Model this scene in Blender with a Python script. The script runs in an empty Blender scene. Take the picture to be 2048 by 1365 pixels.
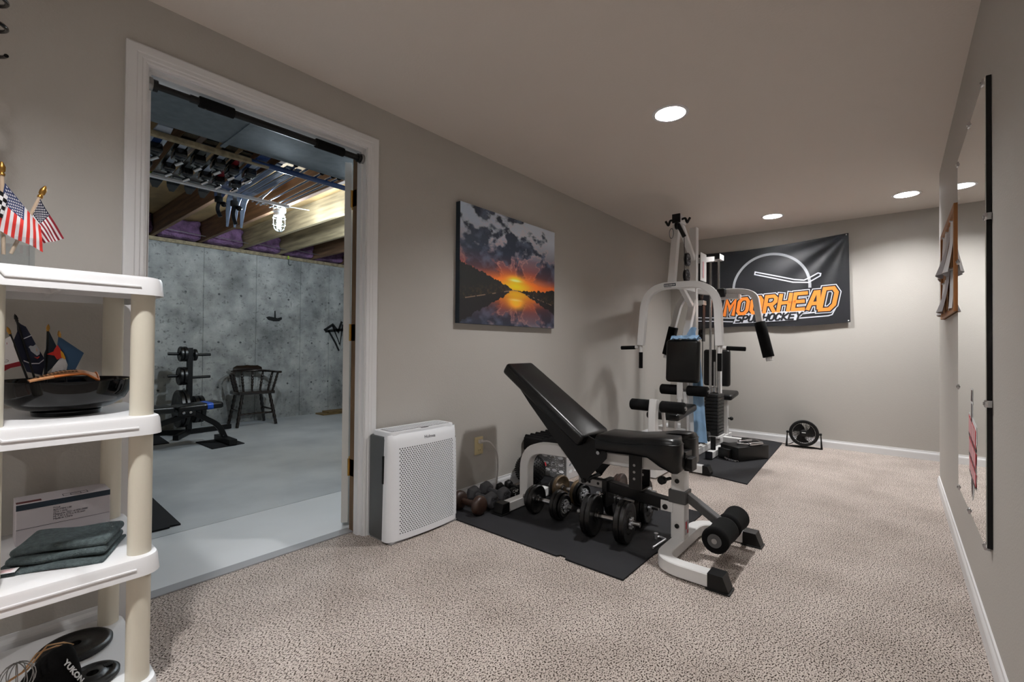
import bpy, bmesh, math, random
import numpy as np
from mathutils import Vector, Matrix, Quaternion
random.seed(7)
PI = math.pi
sc = bpy.context.scene
COL = sc.collection

# ------------------------------------------------------------------ camera
FPX, YAW, PITCH, ROLL, CAMH = 919.81, .6971, .0107, .0081, 1.0043
cy, sy, cp, sp = math.cos(YAW), math.sin(YAW), math.cos(PITCH), math.sin(PITCH)
vF = Vector((cy*cp, sy*cp, sp)); vR = Vector((sy, -cy, 0)); vU = vR.cross(vF)
cr, sr = math.cos(ROLL), math.sin(ROLL)
vR, vU = cr*vR + sr*vU, -sr*vR + cr*vU
cam = bpy.data.cameras.new('camera'); co = bpy.data.objects.new('camera', cam); COL.objects.link(co)
cam.sensor_width = 36.0; cam.lens = FPX/2048*36.0; cam.clip_start = .02; cam.clip_end = 60
m = Matrix.Identity(4)
for i in range(3):
    m[i][0] = vR[i]; m[i][1] = vU[i]; m[i][2] = -vF[i]
m[0][3], m[1][3], m[2][3] = 0, 0, CAMH
co.matrix_world = m
sc.camera = co

# ------------------------------------------------------------------ world, view, light levels
w = bpy.data.worlds.new('world'); sc.world = w; w.use_nodes = True
w.node_tree.nodes['Background'].inputs[0].default_value = (.5, .55, .6, 1)
w.node_tree.nodes['Background'].inputs[1].default_value = .02
sc.view_settings.view_transform = 'Standard'; sc.view_settings.look = 'None'
sc.view_settings.exposure = 1.0; sc.view_settings.gamma = 1.0
sc.view_settings.use_curve_mapping = False
LAMP_W = 590.0         # emission strength of the recessed bulbs
BULB_W = 1450.0         # emission strength of the bare utility bulbs
LAMP_COL = (1.0, .992, .985); BULB_COL = (.82, .92, 1.0)
LAMPS = [(2.48, .955), (5.05, .93), (5.01, -.06), (0.0, .955), (-1.7, .955)]  # last lamp is an unseen extra, added for fill
BULBS = [(1.80, 4.23), (2.28, 3.72)]

# ------------------------------------------------------------------ materials
MATS = {}
def srgb(r, g, b):
    f = lambda c: (c/255/12.92) if c/255 <= .04045 else ((c/255+.055)/1.055)**2.4
    return (f(r), f(g), f(b))
def mat(name, col, rough=.5, metal=0.0, bump=0.0, bscale=100.0, var=0.0, vscale=8.0, spec=.5, coat=0.0, emit=None, col2=None, detail=3.0, bdist=.002, stretch=None, trans=0.0, sheen=0.0):
    if name in MATS: return MATS[name]
    M = bpy.data.materials.new(name); M.use_nodes = True; MATS[name] = M
    nt = M.node_tree; B = nt.nodes['Principled BSDF']
    B.inputs['Base Color'].default_value = (*col, 1); B.inputs['Roughness'].default_value = rough
    B.inputs['Metallic'].default_value = metal; B.inputs['Specular IOR Level'].default_value = spec
    B.inputs['Coat Weight'].default_value = coat
    if trans: B.inputs['Transmission Weight'].default_value = trans
    if sheen: B.inputs['Sheen Weight'].default_value = sheen
    if emit:
        B.inputs['Emission Color'].default_value = (*emit[0], 1); B.inputs['Emission Strength'].default_value = emit[1]
    tc = nt.nodes.new('ShaderNodeTexCoord'); src = tc.outputs['Object']
    if stretch:
        mp = nt.nodes.new('ShaderNodeMapping'); mp.inputs['Scale'].default_value = stretch
        nt.links.new(src, mp.inputs[0]); src = mp.outputs[0]
    if var or col2:
        n = nt.nodes.new('ShaderNodeTexNoise'); n.inputs['Scale'].default_value = vscale; n.inputs['Detail'].default_value = detail
        nt.links.new(src, n.inputs['Vector'])
        r = nt.nodes.new('ShaderNodeValToRGB')
        c2 = col2 if col2 else tuple(c*(1-var) for c in col)
        c1 = col if col2 else tuple(min(1, c*(1+var)) for c in col)
        r.color_ramp.elements[0].position = .35; r.color_ramp.elements[0].color = (*c2, 1)
        r.color_ramp.elements[1].position = .65; r.color_ramp.elements[1].color = (*c1, 1)
        nt.links.new(n.outputs['Fac'], r.inputs[0]); nt.links.new(r.outputs[0], B.inputs['Base Color'])
    if bump:
        n = nt.nodes.new('ShaderNodeTexNoise'); n.inputs['Scale'].default_value = bscale; n.inputs['Detail'].default_value = 2
        nt.links.new(src, n.inputs['Vector'])
        b = nt.nodes.new('ShaderNodeBump'); b.inputs['Strength'].default_value = bump; b.inputs['Distance'].default_value = bdist
        nt.links.new(n.outputs['Fac'], b.inputs['Height']); nt.links.new(b.outputs[0], B.inputs['Normal'])
    return M

mat('wall_paint', srgb(185, 181, 175), .62, bump=.35, bscale=130, spec=.35)
mat('ceiling_paint', srgb(222, 213, 205), .7, bump=.3, bscale=90, spec=.3)
mat('trim_white', srgb(226, 226, 227), .35)
mat('door_white', srgb(208, 206, 202), .4)
mat('raw_wood', srgb(110, 85, 60), .7, var=.25, vscale=14, stretch=(3, 3, .4))
mat('brass', srgb(196, 160, 90), .3, metal=1)
mat('rubber_mat', srgb(30, 30, 33), .8, spec=.3, bump=.5, bscale=700, bdist=.001, var=.12, vscale=6)
mat('black_vinyl', srgb(9, 9, 10), .33, bump=.12, bscale=260, bdist=.001, spec=.42)
mat('black_foam', srgb(10, 10, 11), .95, bump=.5, bscale=420, bdist=.001, spec=.2)
mat('white_enamel', srgb(222, 221, 220), .35, spec=.5)
mat('black_metal', srgb(9, 9, 10), .42, spec=.35)
mat('grey_metal', srgb(72, 72, 73), .45)
mat('black_plastic', srgb(9, 9, 10), .45, spec=.35)
mat('gloss_black', srgb(5, 5, 6), .07, spec=.32)
mat('chrome', srgb(190, 190, 192), .16, metal=1)
mat('collar_steel', srgb(196, 196, 200), .32, metal=.55)
mat('steel', srgb(150, 150, 150), .35, metal=1)
mat('iron_black', srgb(10, 9, 9), .36, bump=.2, bscale=160, var=.15, vscale=20)
mat('iron_brown', srgb(48, 30, 22), .42, bump=.2, bscale=120, var=.3, vscale=16)
mat('iron_bronze', srgb(96, 80, 60), .38, metal=.3, var=.35, vscale=14)
mat('neoprene_grey', srgb(80, 80, 84), .7, bump=.2, bscale=500)
mat('paint_white', srgb(225, 225, 225), .5)
mat('plastic_cream', srgb(218, 212, 196), .4)
mat('plastic_white', srgb(232, 232, 234), .38)
mat('purifier_white', srgb(236, 238, 242), .42)
mat('purifier_grey', srgb(88, 91, 92), .5)
mat('purifier_vent', srgb(150, 150, 152), .5)
mat('dark_void', srgb(9, 9, 10), .8)
mat('almond', srgb(222, 205, 160), .4)
mat('cord_white', srgb(205, 200, 196), .5)
mat('cork', srgb(176, 128, 84), .9, var=.2, vscale=60, bump=.4, bscale=200)
mat('frame_oak', srgb(158, 104, 56), .5, var=.18, vscale=10, stretch=(4, 4, .5))
mat('paper', srgb(226, 226, 228), .7)
mat('paper_grey', srgb(188, 186, 190), .7)
mat('mirror', (.93, .95, .94), .012, metal=1)
mat('decal_red', srgb(196, 40, 52), .5)
mat('decal_pink', srgb(226, 176, 180), .5)
mat('decal_dark', srgb(52, 34, 38), .5)
mat('towel_blue', srgb(150, 188, 224), .95, bump=.6, bscale=300, var=.12, vscale=10)
mat('towel_teal', srgb(84, 96, 98), 1.0, bump=1.0, bscale=420, bdist=.004, var=.22, vscale=90)
mat('navy', srgb(24, 31, 56), .75)
mat('flag_blue', srgb(44, 58, 100), .8)
mat('flag_red', srgb(214, 52, 44), .8)
mat('flag_dkred', srgb(140, 24, 40), .8)
mat('flag_white', srgb(228, 226, 228), .8)
mat('flag_gold', srgb(226, 160, 40), .8)
mat('flag_skyblue', srgb(60, 92, 128), .8)
mat('wood_dowel', srgb(196, 172, 148), .55)
mat('gold', srgb(176, 132, 66), .32, metal=.9)
mat('leather_tan', srgb(196, 140, 96), .7, var=.3, vscale=30, bump=.4, bscale=90)
mat('leather_orange', srgb(200, 112, 48), .6)
mat('carton', srgb(190, 184, 188), .6)
mat('ink_maroon', srgb(88, 30, 36), .6)
mat('ink_navy', srgb(26, 42, 56), .6)
mat('ink_grey', srgb(66, 62, 72), .7)
mat('rubber_band', srgb(206, 160, 112), .6)
mat('orange', srgb(244, 110, 20), .5)
mat('banner_black', srgb(18, 19, 25), .56, spec=.45)
mat('banner_white', srgb(206, 208, 218), .6)
mat('banner_grey', srgb(166, 168, 174), .6)
mat('banner_orange', srgb(246, 136, 48), .6)
mat('duct_steel', srgb(112, 122, 130), .55, metal=.35, var=.12, vscale=20, bump=.15, bscale=300)
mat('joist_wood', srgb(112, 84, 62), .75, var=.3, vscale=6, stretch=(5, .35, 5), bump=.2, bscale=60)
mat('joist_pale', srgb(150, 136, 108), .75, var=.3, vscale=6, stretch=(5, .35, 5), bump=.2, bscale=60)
mat('subfloor', srgb(168, 142, 100), .75, var=.25, vscale=5, stretch=(1.2, .5, 1))
mat('insulation', srgb(108, 80, 112), .95, var=.35, vscale=14, bump=1.0, bscale=30, bdist=.02)
mat('ski_black', srgb(8, 9, 12), .22, coat=.4)
mat('ski_blue', srgb(36, 62, 112), .25, coat=.4)
mat('ski_white', srgb(176, 186, 202), .25, coat=.4)
mat('ski_red', srgb(128, 24, 36), .25, coat=.4)
mat('pole_silver', srgb(150, 165, 190), .2, metal=.8)
mat('bench_blue', srgb(26, 84, 190), .35)
mat('chair_wood', srgb(28, 17, 11), .22, coat=.5, var=.4, vscale=20)
mat('board_wood', srgb(120, 98, 62), .8, var=.25, vscale=8)
mat('concrete_dark', srgb(88, 90, 90), .9, var=.3, vscale=30)
mat('slab_pale', srgb(216, 218, 220), .42, var=.03, vscale=3)  # lighter tone for the slab strip next to the doorway
mat('lime', srgb(160, 190, 60), .5)
mat('hook_grey', srgb(70, 76, 76), .5)

def glass_mat():
    M = bpy.data.materials.new('clear_glass'); M.use_nodes = True; nt = M.node_tree; nt.nodes.clear()
    o = nt.nodes.new('ShaderNodeOutputMaterial'); mx = nt.nodes.new('ShaderNodeMixShader')
    t = nt.nodes.new('ShaderNodeBsdfTransparent'); g = nt.nodes.new('ShaderNodeBsdfGlossy')
    g.inputs['Roughness'].default_value = .05; f = nt.nodes.new('ShaderNodeFresnel'); f.inputs[0].default_value = 1.45
    t.inputs[0].default_value = (.93, .95, .96, 1)
    mx.inputs[0].default_value = .06; nt.links.new(t.outputs[0], mx.inputs[1]); nt.links.new(g.outputs[0], mx.inputs[2])
    nt.links.new(mx.outputs[0], o.inputs[0]); MATS['clear_glass'] = M
glass_mat()

def emis(name, col, s):
    M = bpy.data.materials.new(name); M.use_nodes = True; nt = M.node_tree; nt.nodes.clear()
    o = nt.nodes.new('ShaderNodeOutputMaterial'); e = nt.nodes.new('ShaderNodeEmission')
    e.inputs[0].default_value = (*col, 1); e.inputs[1].default_value = s
    nt.links.new(e.outputs[0], o.inputs[0]); MATS[name] = M
emis('lamp_glow', LAMP_COL, LAMP_W); emis('bulb_glow', BULB_COL, BULB_W)

def carpet_mat():
    M = bpy.data.materials.new('carpet'); M.use_nodes = True; MATS['carpet'] = M
    nt = M.node_tree; B = nt.nodes['Principled BSDF']; N = nt.nodes.new; L = nt.links.new
    B.inputs['Roughness'].default_value = 1.0; B.inputs['Specular IOR Level'].default_value = .1
    tc = N('ShaderNodeTexCoord')
    mp = N('ShaderNodeMapping'); mp.inputs['Scale'].default_value = (1.0, 1.5, 1); mp.inputs['Rotation'].default_value = (0, 0, .5); L(tc.outputs['Object'], mp.inputs[0])
    n1 = N('ShaderNodeTexNoise'); n1.inputs['Scale'].default_value = 150; n1.inputs['Detail'].default_value = 1.0; L(mp.outputs[0], n1.inputs['Vector'])
    n2 = N('ShaderNodeTexNoise'); n2.inputs['Scale'].default_value = 3.2; n2.inputs['Detail'].default_value = 3; L(tc.outputs['Object'], n2.inputs['Vector'])
    n3 = N('ShaderNodeTexNoise'); n3.inputs['Scale'].default_value = 420; n3.inputs['Detail'].default_value = 2; L(tc.outputs['Object'], n3.inputs['Vector'])
    r = N('ShaderNodeValToRGB'); e = r.color_ramp.elements
    e[0].position = .39; e[0].color = (*srgb(64, 53, 46), 1); e[1].position = .465; e[1].color = (*srgb(197, 184, 175), 1)
    x = r.color_ramp.elements.new(.66); x.color = (*srgb(222, 212, 205), 1)
    L(n1.outputs['Fac'], r.inputs[0])
    r2 = N('ShaderNodeValToRGB'); e = r2.color_ramp.elements
    e[0].position = .36; e[0].color = (.86, .85, .84, 1); e[1].position = .62; e[1].color = (1.03, 1.03, 1.03, 1); L(n2.outputs['Fac'], r2.inputs[0])
    mx = N('ShaderNodeMixRGB'); mx.blend_type = 'MULTIPLY'; mx.inputs[0].default_value = 1; L(r.outputs[0], mx.inputs[1]); L(r2.outputs[0], mx.inputs[2])
    L(mx.outputs[0], B.inputs['Base Color'])
    ad = N('ShaderNodeMath'); ad.operation = 'MULTIPLY_ADD'; ad.inputs[1].default_value = .3; L(n3.outputs['Fac'], ad.inputs[0]); L(n1.outputs['Fac'], ad.inputs[2])
    b = N('ShaderNodeBump'); b.inputs['Strength'].default_value = .9; b.inputs['Distance'].default_value = .008
    L(ad.outputs[0], b.inputs['Height']); L(b.outputs[0], B.inputs['Normal'])
carpet_mat()

def concrete_mat():
    M = bpy.data.materials.new('concrete'); M.use_nodes = True; MATS['concrete'] = M
    nt = M.node_tree; B = nt.nodes['Principled BSDF']; N = nt.nodes.new; L = nt.links.new
    B.inputs['Roughness'].default_value = .85
    tc = N('ShaderNodeTexCoord')
    n1 = N('ShaderNodeTexNoise'); n1.inputs['Scale'].default_value = 3.0; n1.inputs['Detail'].default_value = 8; n1.inputs['Roughness'].default_value = .65; L(tc.outputs['Object'], n1.inputs['Vector'])
    r = N('ShaderNodeValToRGB'); e = r.color_ramp.elements
    e[0].position = .33; e[0].color = (*srgb(122, 123, 122), 1); e[1].position = .66; e[1].color = (*srgb(184, 185, 182), 1); L(n1.outputs['Fac'], r.inputs[0])
    v = N('ShaderNodeTexNoise'); v.inputs['Scale'].default_value = 26; v.inputs['Detail'].default_value = 5; v.inputs['Roughness'].default_value = .6; L(tc.outputs['Object'], v.inputs['Vector'])
    rv = N('ShaderNodeValToRGB'); e = rv.color_ramp.elements
    e[0].position = .32; e[0].color = (.42, .42, .42, 1); e[1].position = .42; e[1].color = (1, 1, 1, 1); L(v.outputs['Fac'], rv.inputs[0])
    mx = N('ShaderNodeMixRGB'); mx.blend_type = 'MULTIPLY'; mx.inputs[0].default_value = .85; L(r.outputs[0], mx.inputs[1]); L(rv.outputs[0], mx.inputs[2])
    st = N('ShaderNodeMapping'); st.inputs['Scale'].default_value = (2.2, 1, .9); L(tc.outputs['Object'], st.inputs[0])
    n4 = N('ShaderNodeTexNoise'); n4.inputs['Scale'].default_value = 2.2; n4.inputs['Detail'].default_value = 4; L(st.outputs[0], n4.inputs['Vector'])
    r4 = N('ShaderNodeValToRGB'); e = r4.color_ramp.elements
    e[0].position = .38; e[0].color = (.83, .84, .85, 1); e[1].position = .58; e[1].color = (1.08, 1.08, 1.07, 1); L(n4.outputs['Fac'], r4.inputs[0])
    m2 = N('ShaderNodeMixRGB'); m2.blend_type = 'MULTIPLY'; m2.inputs[0].default_value = 1; L(mx.outputs[0], m2.inputs[1]); L(r4.outputs[0], m2.inputs[2])
    L(m2.outputs[0], B.inputs['Base Color'])
    b = N('ShaderNodeBump'); b.inputs['Strength'].default_value = .5; b.inputs['Distance'].default_value = .004; L(v.outputs['Fac'], b.inputs['Height']); L(b.outputs[0], B.inputs['Normal'])
    # painted slab
    F = bpy.data.materials.new('painted_slab'); F.use_nodes = True; MATS['painted_slab'] = F
    nt = F.node_tree; B = nt.nodes['Principled BSDF']; N = nt.nodes.new; L = nt.links.new
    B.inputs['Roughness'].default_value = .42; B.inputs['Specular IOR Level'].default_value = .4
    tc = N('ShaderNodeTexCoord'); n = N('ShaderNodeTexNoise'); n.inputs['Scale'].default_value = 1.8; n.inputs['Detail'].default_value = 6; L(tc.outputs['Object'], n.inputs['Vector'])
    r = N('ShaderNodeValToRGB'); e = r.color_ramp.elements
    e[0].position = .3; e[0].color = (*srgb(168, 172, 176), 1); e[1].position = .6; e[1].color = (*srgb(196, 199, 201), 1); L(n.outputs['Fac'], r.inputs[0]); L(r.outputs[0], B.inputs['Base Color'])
    mp = N('ShaderNodeMapping'); mp.inputs['Scale'].default_value = (3, 26, 3); L(tc.outputs['Object'], mp.inputs[0])
    nb = N('ShaderNodeTexNoise'); nb.inputs['Scale'].default_value = 6; L(mp.outputs[0], nb.inputs['Vector'])
    b = N('ShaderNodeBump'); b.inputs['Strength'].default_value = .2; b.inputs['Distance'].default_value = .003; L(nb.outputs['Fac'], b.inputs['Height']); L(b.outputs[0], B.inputs['Normal'])
concrete_mat()

def attr_mat(name, rough=.6):
    M = bpy.data.materials.new(name); M.use_nodes = True; MATS[name] = M
    nt = M.node_tree; B = nt.nodes['Principled BSDF']; B.inputs['Roughness'].default_value = rough
    a = nt.nodes.new('ShaderNodeAttribute'); a.attribute_name = 'print'
    n = nt.nodes.new('ShaderNodeTexNoise'); n.inputs['Scale'].default_value = 500
    b = nt.nodes.new('ShaderNodeBump'); b.inputs['Strength'].default_value = .15; b.inputs['Distance'].default_value = .001
    nt.links.new(n.outputs['Fac'], b.inputs['Height']); nt.links.new(b.outputs[0], B.inputs['Normal'])
    nt.links.new(a.outputs['Color'], B.inputs['Base Color'])
attr_mat('canvas_print')

# ------------------------------------------------------------------ helpers
OFF = {}
def BM(): return bmesh.new()
def V(*a): return Vector(a)
def link(name, me, parent=None):
    o = bpy.data.objects.new(name, me); COL.objects.link(o)
    if parent is not None: o.parent = parent
    return o
def finish(bm, name, mats, smooth=None):
    me = bpy.data.meshes.new(name)
    bmesh.ops.recalc_face_normals(bm, faces=bm.faces)
    bm.to_mesh(me); bm.free()
    for mm in (mats if isinstance(mats, (list, tuple)) else [mats]): me.materials.append(MATS[mm])
    if smooth is not None:
        me.polygons.foreach_set('use_smooth', [True]*len(me.polygons)); me.set_sharp_from_angle(angle=math.radians(smooth))
    return me
def thing(name, label, cat, loc=(0, 0, 0), rz=0, group=None, world=True):
    o = bpy.data.objects.new(name, None); COL.objects.link(o); o.empty_display_size = .05
    o.location = loc; o.rotation_euler = (0, 0, rz)
    o['label'] = label; o['category'] = cat
    if group: o['group'] = group
    OFF[o] = Vector(loc) if world else Vector((0, 0, 0))
    return o
def part(parent, name, bm, mats, smooth=None, label=None, kind=None):
    off = OFF.get(parent, Vector((0, 0, 0)))
    if off.length: bmesh.ops.translate(bm, verts=bm.verts, vec=-off)
    o = link(name, finish(bm, name, mats, smooth), parent); OFF[o] = off
    if label: o['label'] = label
    if kind: o['kind'] = kind
    return o
def solo(name, bm, mats, label, cat, group=None, smooth=None, loc=None):
    # a thing that is one mesh: origin moved to its base
    vs = [v.co for v in bm.verts]
    if loc is None:
        loc = Vector(((min(v.x for v in vs)+max(v.x for v in vs))/2, (min(v.y for v in vs)+max(v.y for v in vs))/2, min(v.z for v in vs)))
    bmesh.ops.translate(bm, verts=bm.verts, vec=-Vector(loc))
    o = link(name, finish(bm, name, mats, smooth)); o.location = loc; OFF[o] = Vector(loc)
    o['label'] = label; o['category'] = cat
    if group: o['group'] = group
    return o
def struct(name, bm, mats, label=None, parent=None, smooth=None):
    o = link(name, finish(bm, name, mats, smooth), parent); o['kind'] = 'structure'; OFF[o] = Vector((0, 0, 0))
    if label: o['label'] = label
    return o
def mi_new(bm, n0, mi):
    bm.faces.ensure_lookup_table()
    for f in bm.faces[n0:]: f.material_index = mi
def box(bm, c, s, rz=0.0, bev=0.0, mi=0, seg=2, M=None):
    n0 = len(bm.faces)
    mx = (M if M is not None else Matrix.Translation(c) @ Matrix.Rotation(rz, 4, 'Z')) @ Matrix.Diagonal((*s, 1))
    r = bmesh.ops.create_cube(bm, size=1, matrix=mx)
    if bev:
        es = list({e for v in r['verts'] for e in v.link_edges})
        bmesh.ops.bevel(bm, geom=es, offset=bev, segments=seg, affect='EDGES', profile=.5)
    if mi: mi_new(bm, n0, mi)
    return bm
def bb(bm, x0, x1, y0, y1, z0, z1, bev=0.0, mi=0, seg=2):
    return box(bm, ((x0+x1)/2, (y0+y1)/2, (z0+z1)/2), (abs(x1-x0), abs(y1-y0), abs(z1-z0)), 0, bev, mi, seg)
def frame_of(d, up=(0, 0, 1)):
    d = Vector(d).normalized(); u = Vector(up)
    if abs(d.dot(u)) > .98: u = Vector((1, 0, 0)) if abs(d.x) < .9 else Vector((0, 1, 0))
    s = d.cross(u).normalized(); u = s.cross(d).normalized()
    return s, u, d
def axisM(p, d, up=(0, 0, 1)):
    s, u, d = frame_of(d, up); m = Matrix.Identity(4)
    for i in range(3): m[i][0] = s[i]; m[i][1] = u[i]; m[i][2] = d[i]; m[i][3] = p[i]
    return m
def cyl(bm, p0, p1, r, r2=None, n=16, mi=0, bev=0.0):
    n0 = len(bm.faces); p0 = Vector(p0); p1 = Vector(p1); d = p1-p0
    q = bmesh.ops.create_cone(bm, cap_ends=True, segments=n, radius1=r, radius2=r if r2 is None else r2, depth=d.length, matrix=axisM((p0+p1)/2, d))
    if bev:
        es = [e for e in {e for v in q['verts'] for e in v.link_edges} if any(len(f.verts) > 4 for f in e.link_faces)]
        bmesh.ops.bevel(bm, geom=es, offset=bev, segments=2, affect='EDGES', profile=.5)
    if mi: mi_new(bm, n0, mi)
    return bm
def sph(bm, c, r, u=20, v=12, s=(1, 1, 1), mi=0):
    n0 = len(bm.faces)
    bmesh.ops.create_uvsphere(bm, u_segments=u, v_segments=v, radius=r, matrix=Matrix.Translation(c) @ Matrix.Diagonal((*s, 1)))
    if mi: mi_new(bm, n0, mi)
    return bm
def rect(w, h, c=.004):
    a, b = w/2, h/2
    return [(-a+c, -b), (a-c, -b), (a, -b+c), (a, b-c), (a-c, b), (-a+c, b), (-a, b-c), (-a, -b+c)] if c else [(-a, -b), (a, -b), (a, b), (-a, b)]
def circ(r, n=10): return [(r*math.cos(2*PI*i/n), r*math.sin(2*PI*i/n)) for i in range(n)]
def fillet(pts, r, n=6):
    pts = [Vector(p) for p in pts]; out = [pts[0]]
    for i in range(1, len(pts)-1):
        a, b, c = pts[i-1], pts[i], pts[i+1]; d1 = (a-b); d2 = (c-b)
        rr = min(r, d1.length*.49, d2.length*.49); p = b+d1.normalized()*rr; q = b+d2.normalized()*rr
        for k in range(n+1):
            t = k/n; out.append(p*(1-t)**2 + b*2*t*(1-t) + q*t*t)
    out.append(pts[-1]); return out
def sweep(bm, pts, prof, up=(0, 0, 1), closed=False, cap=True, mi=0, scale=None):
    n0 = len(bm.faces); pts = [Vector(p) for p in pts]; N = len(pts); rings = []
    prev = None; u0 = Vector(up)
    for i in range(N):
        if closed: a, b = pts[i-1], pts[(i+1) % N]; d1 = (pts[i]-a).normalized(); d2 = (b-pts[i]).normalized()
        else:
            d1 = (pts[i]-pts[max(i-1, 0)]); d2 = (pts[min(i+1, N-1)]-pts[i])
            d1 = d1.normalized() if d1.length > 1e-9 else d2.normalized(); d2 = d2.normalized() if d2.length > 1e-9 else d1
        t = (d1+d2)
        t = t.normalized() if t.length > 1e-6 else d1
        if prev is None: s, u, _ = frame_of(t, u0)
        else:
            q = prev.rotation_difference(t); s = q @ s; u = q @ u
            s = (s - t*s.dot(t)).normalized(); u = (u-t*u.dot(t)-s*u.dot(s)).normalized()
        prev = t
        k = 1.0/max(.35, math.sqrt(max(0, (1+d1.dot(d2))/2)))
        bend = (d2-d1); bend = bend.normalized() if bend.length > 1e-6 else None
        sf = scale[i] if scale else 1.0
        ring = []
        for (x, y) in prof:
            off = s*x*sf + u*y*sf
            if bend is not None: off += bend*off.dot(bend)*(k-1)
            ring.append(bm.verts.new(pts[i]+off))
        rings.append(ring)
    P = len(prof)
    for i in range(N if closed else N-1):
        a, b = rings[i], rings[(i+1) % N]
        for j in range(P): bm.faces.new((a[j], a[(j+1) % P], b[(j+1) % P], b[j]))
    if cap and not closed: bm.faces.new(rings[0][::-1]); bm.faces.new(rings[-1])
    if mi: mi_new(bm, n0, mi)
    return bm
def tube(bm, pts, r, n=10, mi=0, closed=False, up=(0, 0, 1)): return sweep(bm, pts, circ(r, n), up, closed, True, mi)
def lathe(bm, prof, M=None, n=32, mi=0, ang=2*PI):
    n0 = len(bm.faces); M = M or Matrix.Identity(4); rings = []; full = abs(ang-2*PI) < 1e-6
    cnt = n if full else n+1
    for (r, z) in prof:
        if r < 1e-6: rings.append([bm.verts.new(M @ Vector((0, 0, z)))]*cnt)
        else: rings.append([bm.verts.new(M @ Vector((r*math.cos(ang*i/n), r*math.sin(ang*i/n), z))) for i in range(cnt)])
    for a, b in zip(rings, rings[1:]):
        for i in range(n):
            j = (i+1) % cnt; vs = []
            for v in (a[i], a[j], b[j], b[i]):
                if v not in vs: vs.append(v)
            if len(vs) > 2: bm.faces.new(vs)
    if mi: mi_new(bm, n0, mi)
    return bm
def extr(bm, poly, M, d, mi=0, bev=0.0):
    n0 = len(bm.faces)
    a = [bm.verts.new(M @ Vector((x, y, 0))) for x, y in poly]; b = [bm.verts.new(M @ Vector((x, y, d))) for x, y in poly]
    n = len(poly); es = []
    f1 = bm.faces.new(a[::-1]); f2 = bm.faces.new(b)
    for i in range(n): bm.faces.new((a[i], a[(i+1) % n], b[(i+1) % n], b[i]))
    if bev: bmesh.ops.bevel(bm, geom=list(f1.edges)+list(f2.edges), offset=bev, segments=2, affect='EDGES', profile=.5)
    if mi: mi_new(bm, n0, mi)
    return bm
def basis(p, x, y):
    x = Vector(x).normalized(); y = Vector(y).normalized(); z = x.cross(y); m = Matrix.Identity(4)
    for i in range(3): m[i][0] = x[i]; m[i][1] = y[i]; m[i][2] = z[i]; m[i][3] = p[i]
    return m
def pad(bm, c, s, r, M=None, seg=4, mi=0): return box(bm, c, s, 0, r, mi, seg, M)
def grid(bm, nu, nv, fn, mi=None, closed_u=False):
    n0 = len(bm.faces)
    vs = [[bm.verts.new(fn(i/nu, j/nv)) for j in range(nv+1)] for i in range(nu if closed_u else nu+1)]
    cu = len(vs)
    for i in range(nu):
        for j in range(nv):
            f = bm.faces.new((vs[i][j], vs[(i+1) % cu][j], vs[(i+1) % cu][j+1], vs[i][j+1]))
            if mi: f.material_index = mi(i, j)
    return bm
def thicken(bm, t):
    bmesh.ops.recalc_face_normals(bm, faces=bm.faces)
    bmesh.ops.solidify(bm, geom=list(bm.faces), thickness=t); return bm
def text_bm(s, size, M, ext=.0006, shear=0.0, off=0.0, align='CENTER', spacing=1.0):
    c = bpy.data.curves.new('t', 'FONT'); c.body = s; c.size = size; c.extrude = ext; c.shear = shear; c.offset = off; c.resolution_u = 2
    c.align_x = align; c.align_y = 'CENTER'; c.space_character = spacing
    o = bpy.data.objects.new('t', c); COL.objects.link(o)
    dg = bpy.context.evaluated_depsgraph_get(); me = bpy.data.meshes.new_from_object(o.evaluated_get(dg))
    bm = BM(); bm.from_mesh(me); bmesh.ops.transform(bm, matrix=M, verts=bm.verts)
    bpy.data.objects.remove(o); bpy.data.curves.remove(c); bpy.data.meshes.remove(me)
    return bm
STROKES = {'M': [[(0, 0), (0, 1.4), (.5, .55), (1, 1.4), (1, 0)]], 'O': [[(.25, 0), (.75, 0), (1, .28), (1, 1.12), (.75, 1.4), (.25, 1.4), (0, 1.12), (0, .28), 'c']],
 'R': [[(0, 0), (0, 1.4), (.75, 1.4), (1, 1.2), (1, .88), (.75, .66), (0, .66)], [(.5, .66), (1, 0)]], 'H': [[(0, 0), (0, 1.4)], [(1, 0), (1, 1.4)], [(0, .7), (1, .7)]],
 'E': [[(1, 1.4), (0, 1.4), (0, 0), (1, 0)], [(0, .7), (.85, .7)]], 'A': [[(0, 0), (.4, 1.4), (.7, 1.4), (1, 0)], [(.16, .42), (.9, .42)]],
 'D': [[(0, 0), (0, 1.4), (.7, 1.4), (1, 1.1), (1, .3), (.7, 0), 'c']], 'S': [[(1, 1.4), (.2, 1.4), (0, 1.2), (0, .86), (.2, .7), (.8, .7), (1, .54), (1, .2), (.8, 0), (0, 0)]],
 'P': [[(0, 0), (0, 1.4), (.75, 1.4), (1, 1.2), (1, .82), (.75, .6), (0, .6)]], 'U': [[(0, 1.4), (0, .25), (.25, 0), (.75, 0), (1, .25), (1, 1.4)]],
 'C': [[(1, 1.1), (.75, 1.4), (.25, 1.4), (0, 1.12), (0, .28), (.25, 0), (.75, 0), (1, .3)]], 'K': [[(0, 0), (0, 1.4)], [(1, 1.4), (.1, .62), (1, 0)]], 'Y': [[(0, 1.4), (.5, .7), (1, 1.4)], [(.5, .7), (.5, 0)]]}
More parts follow.
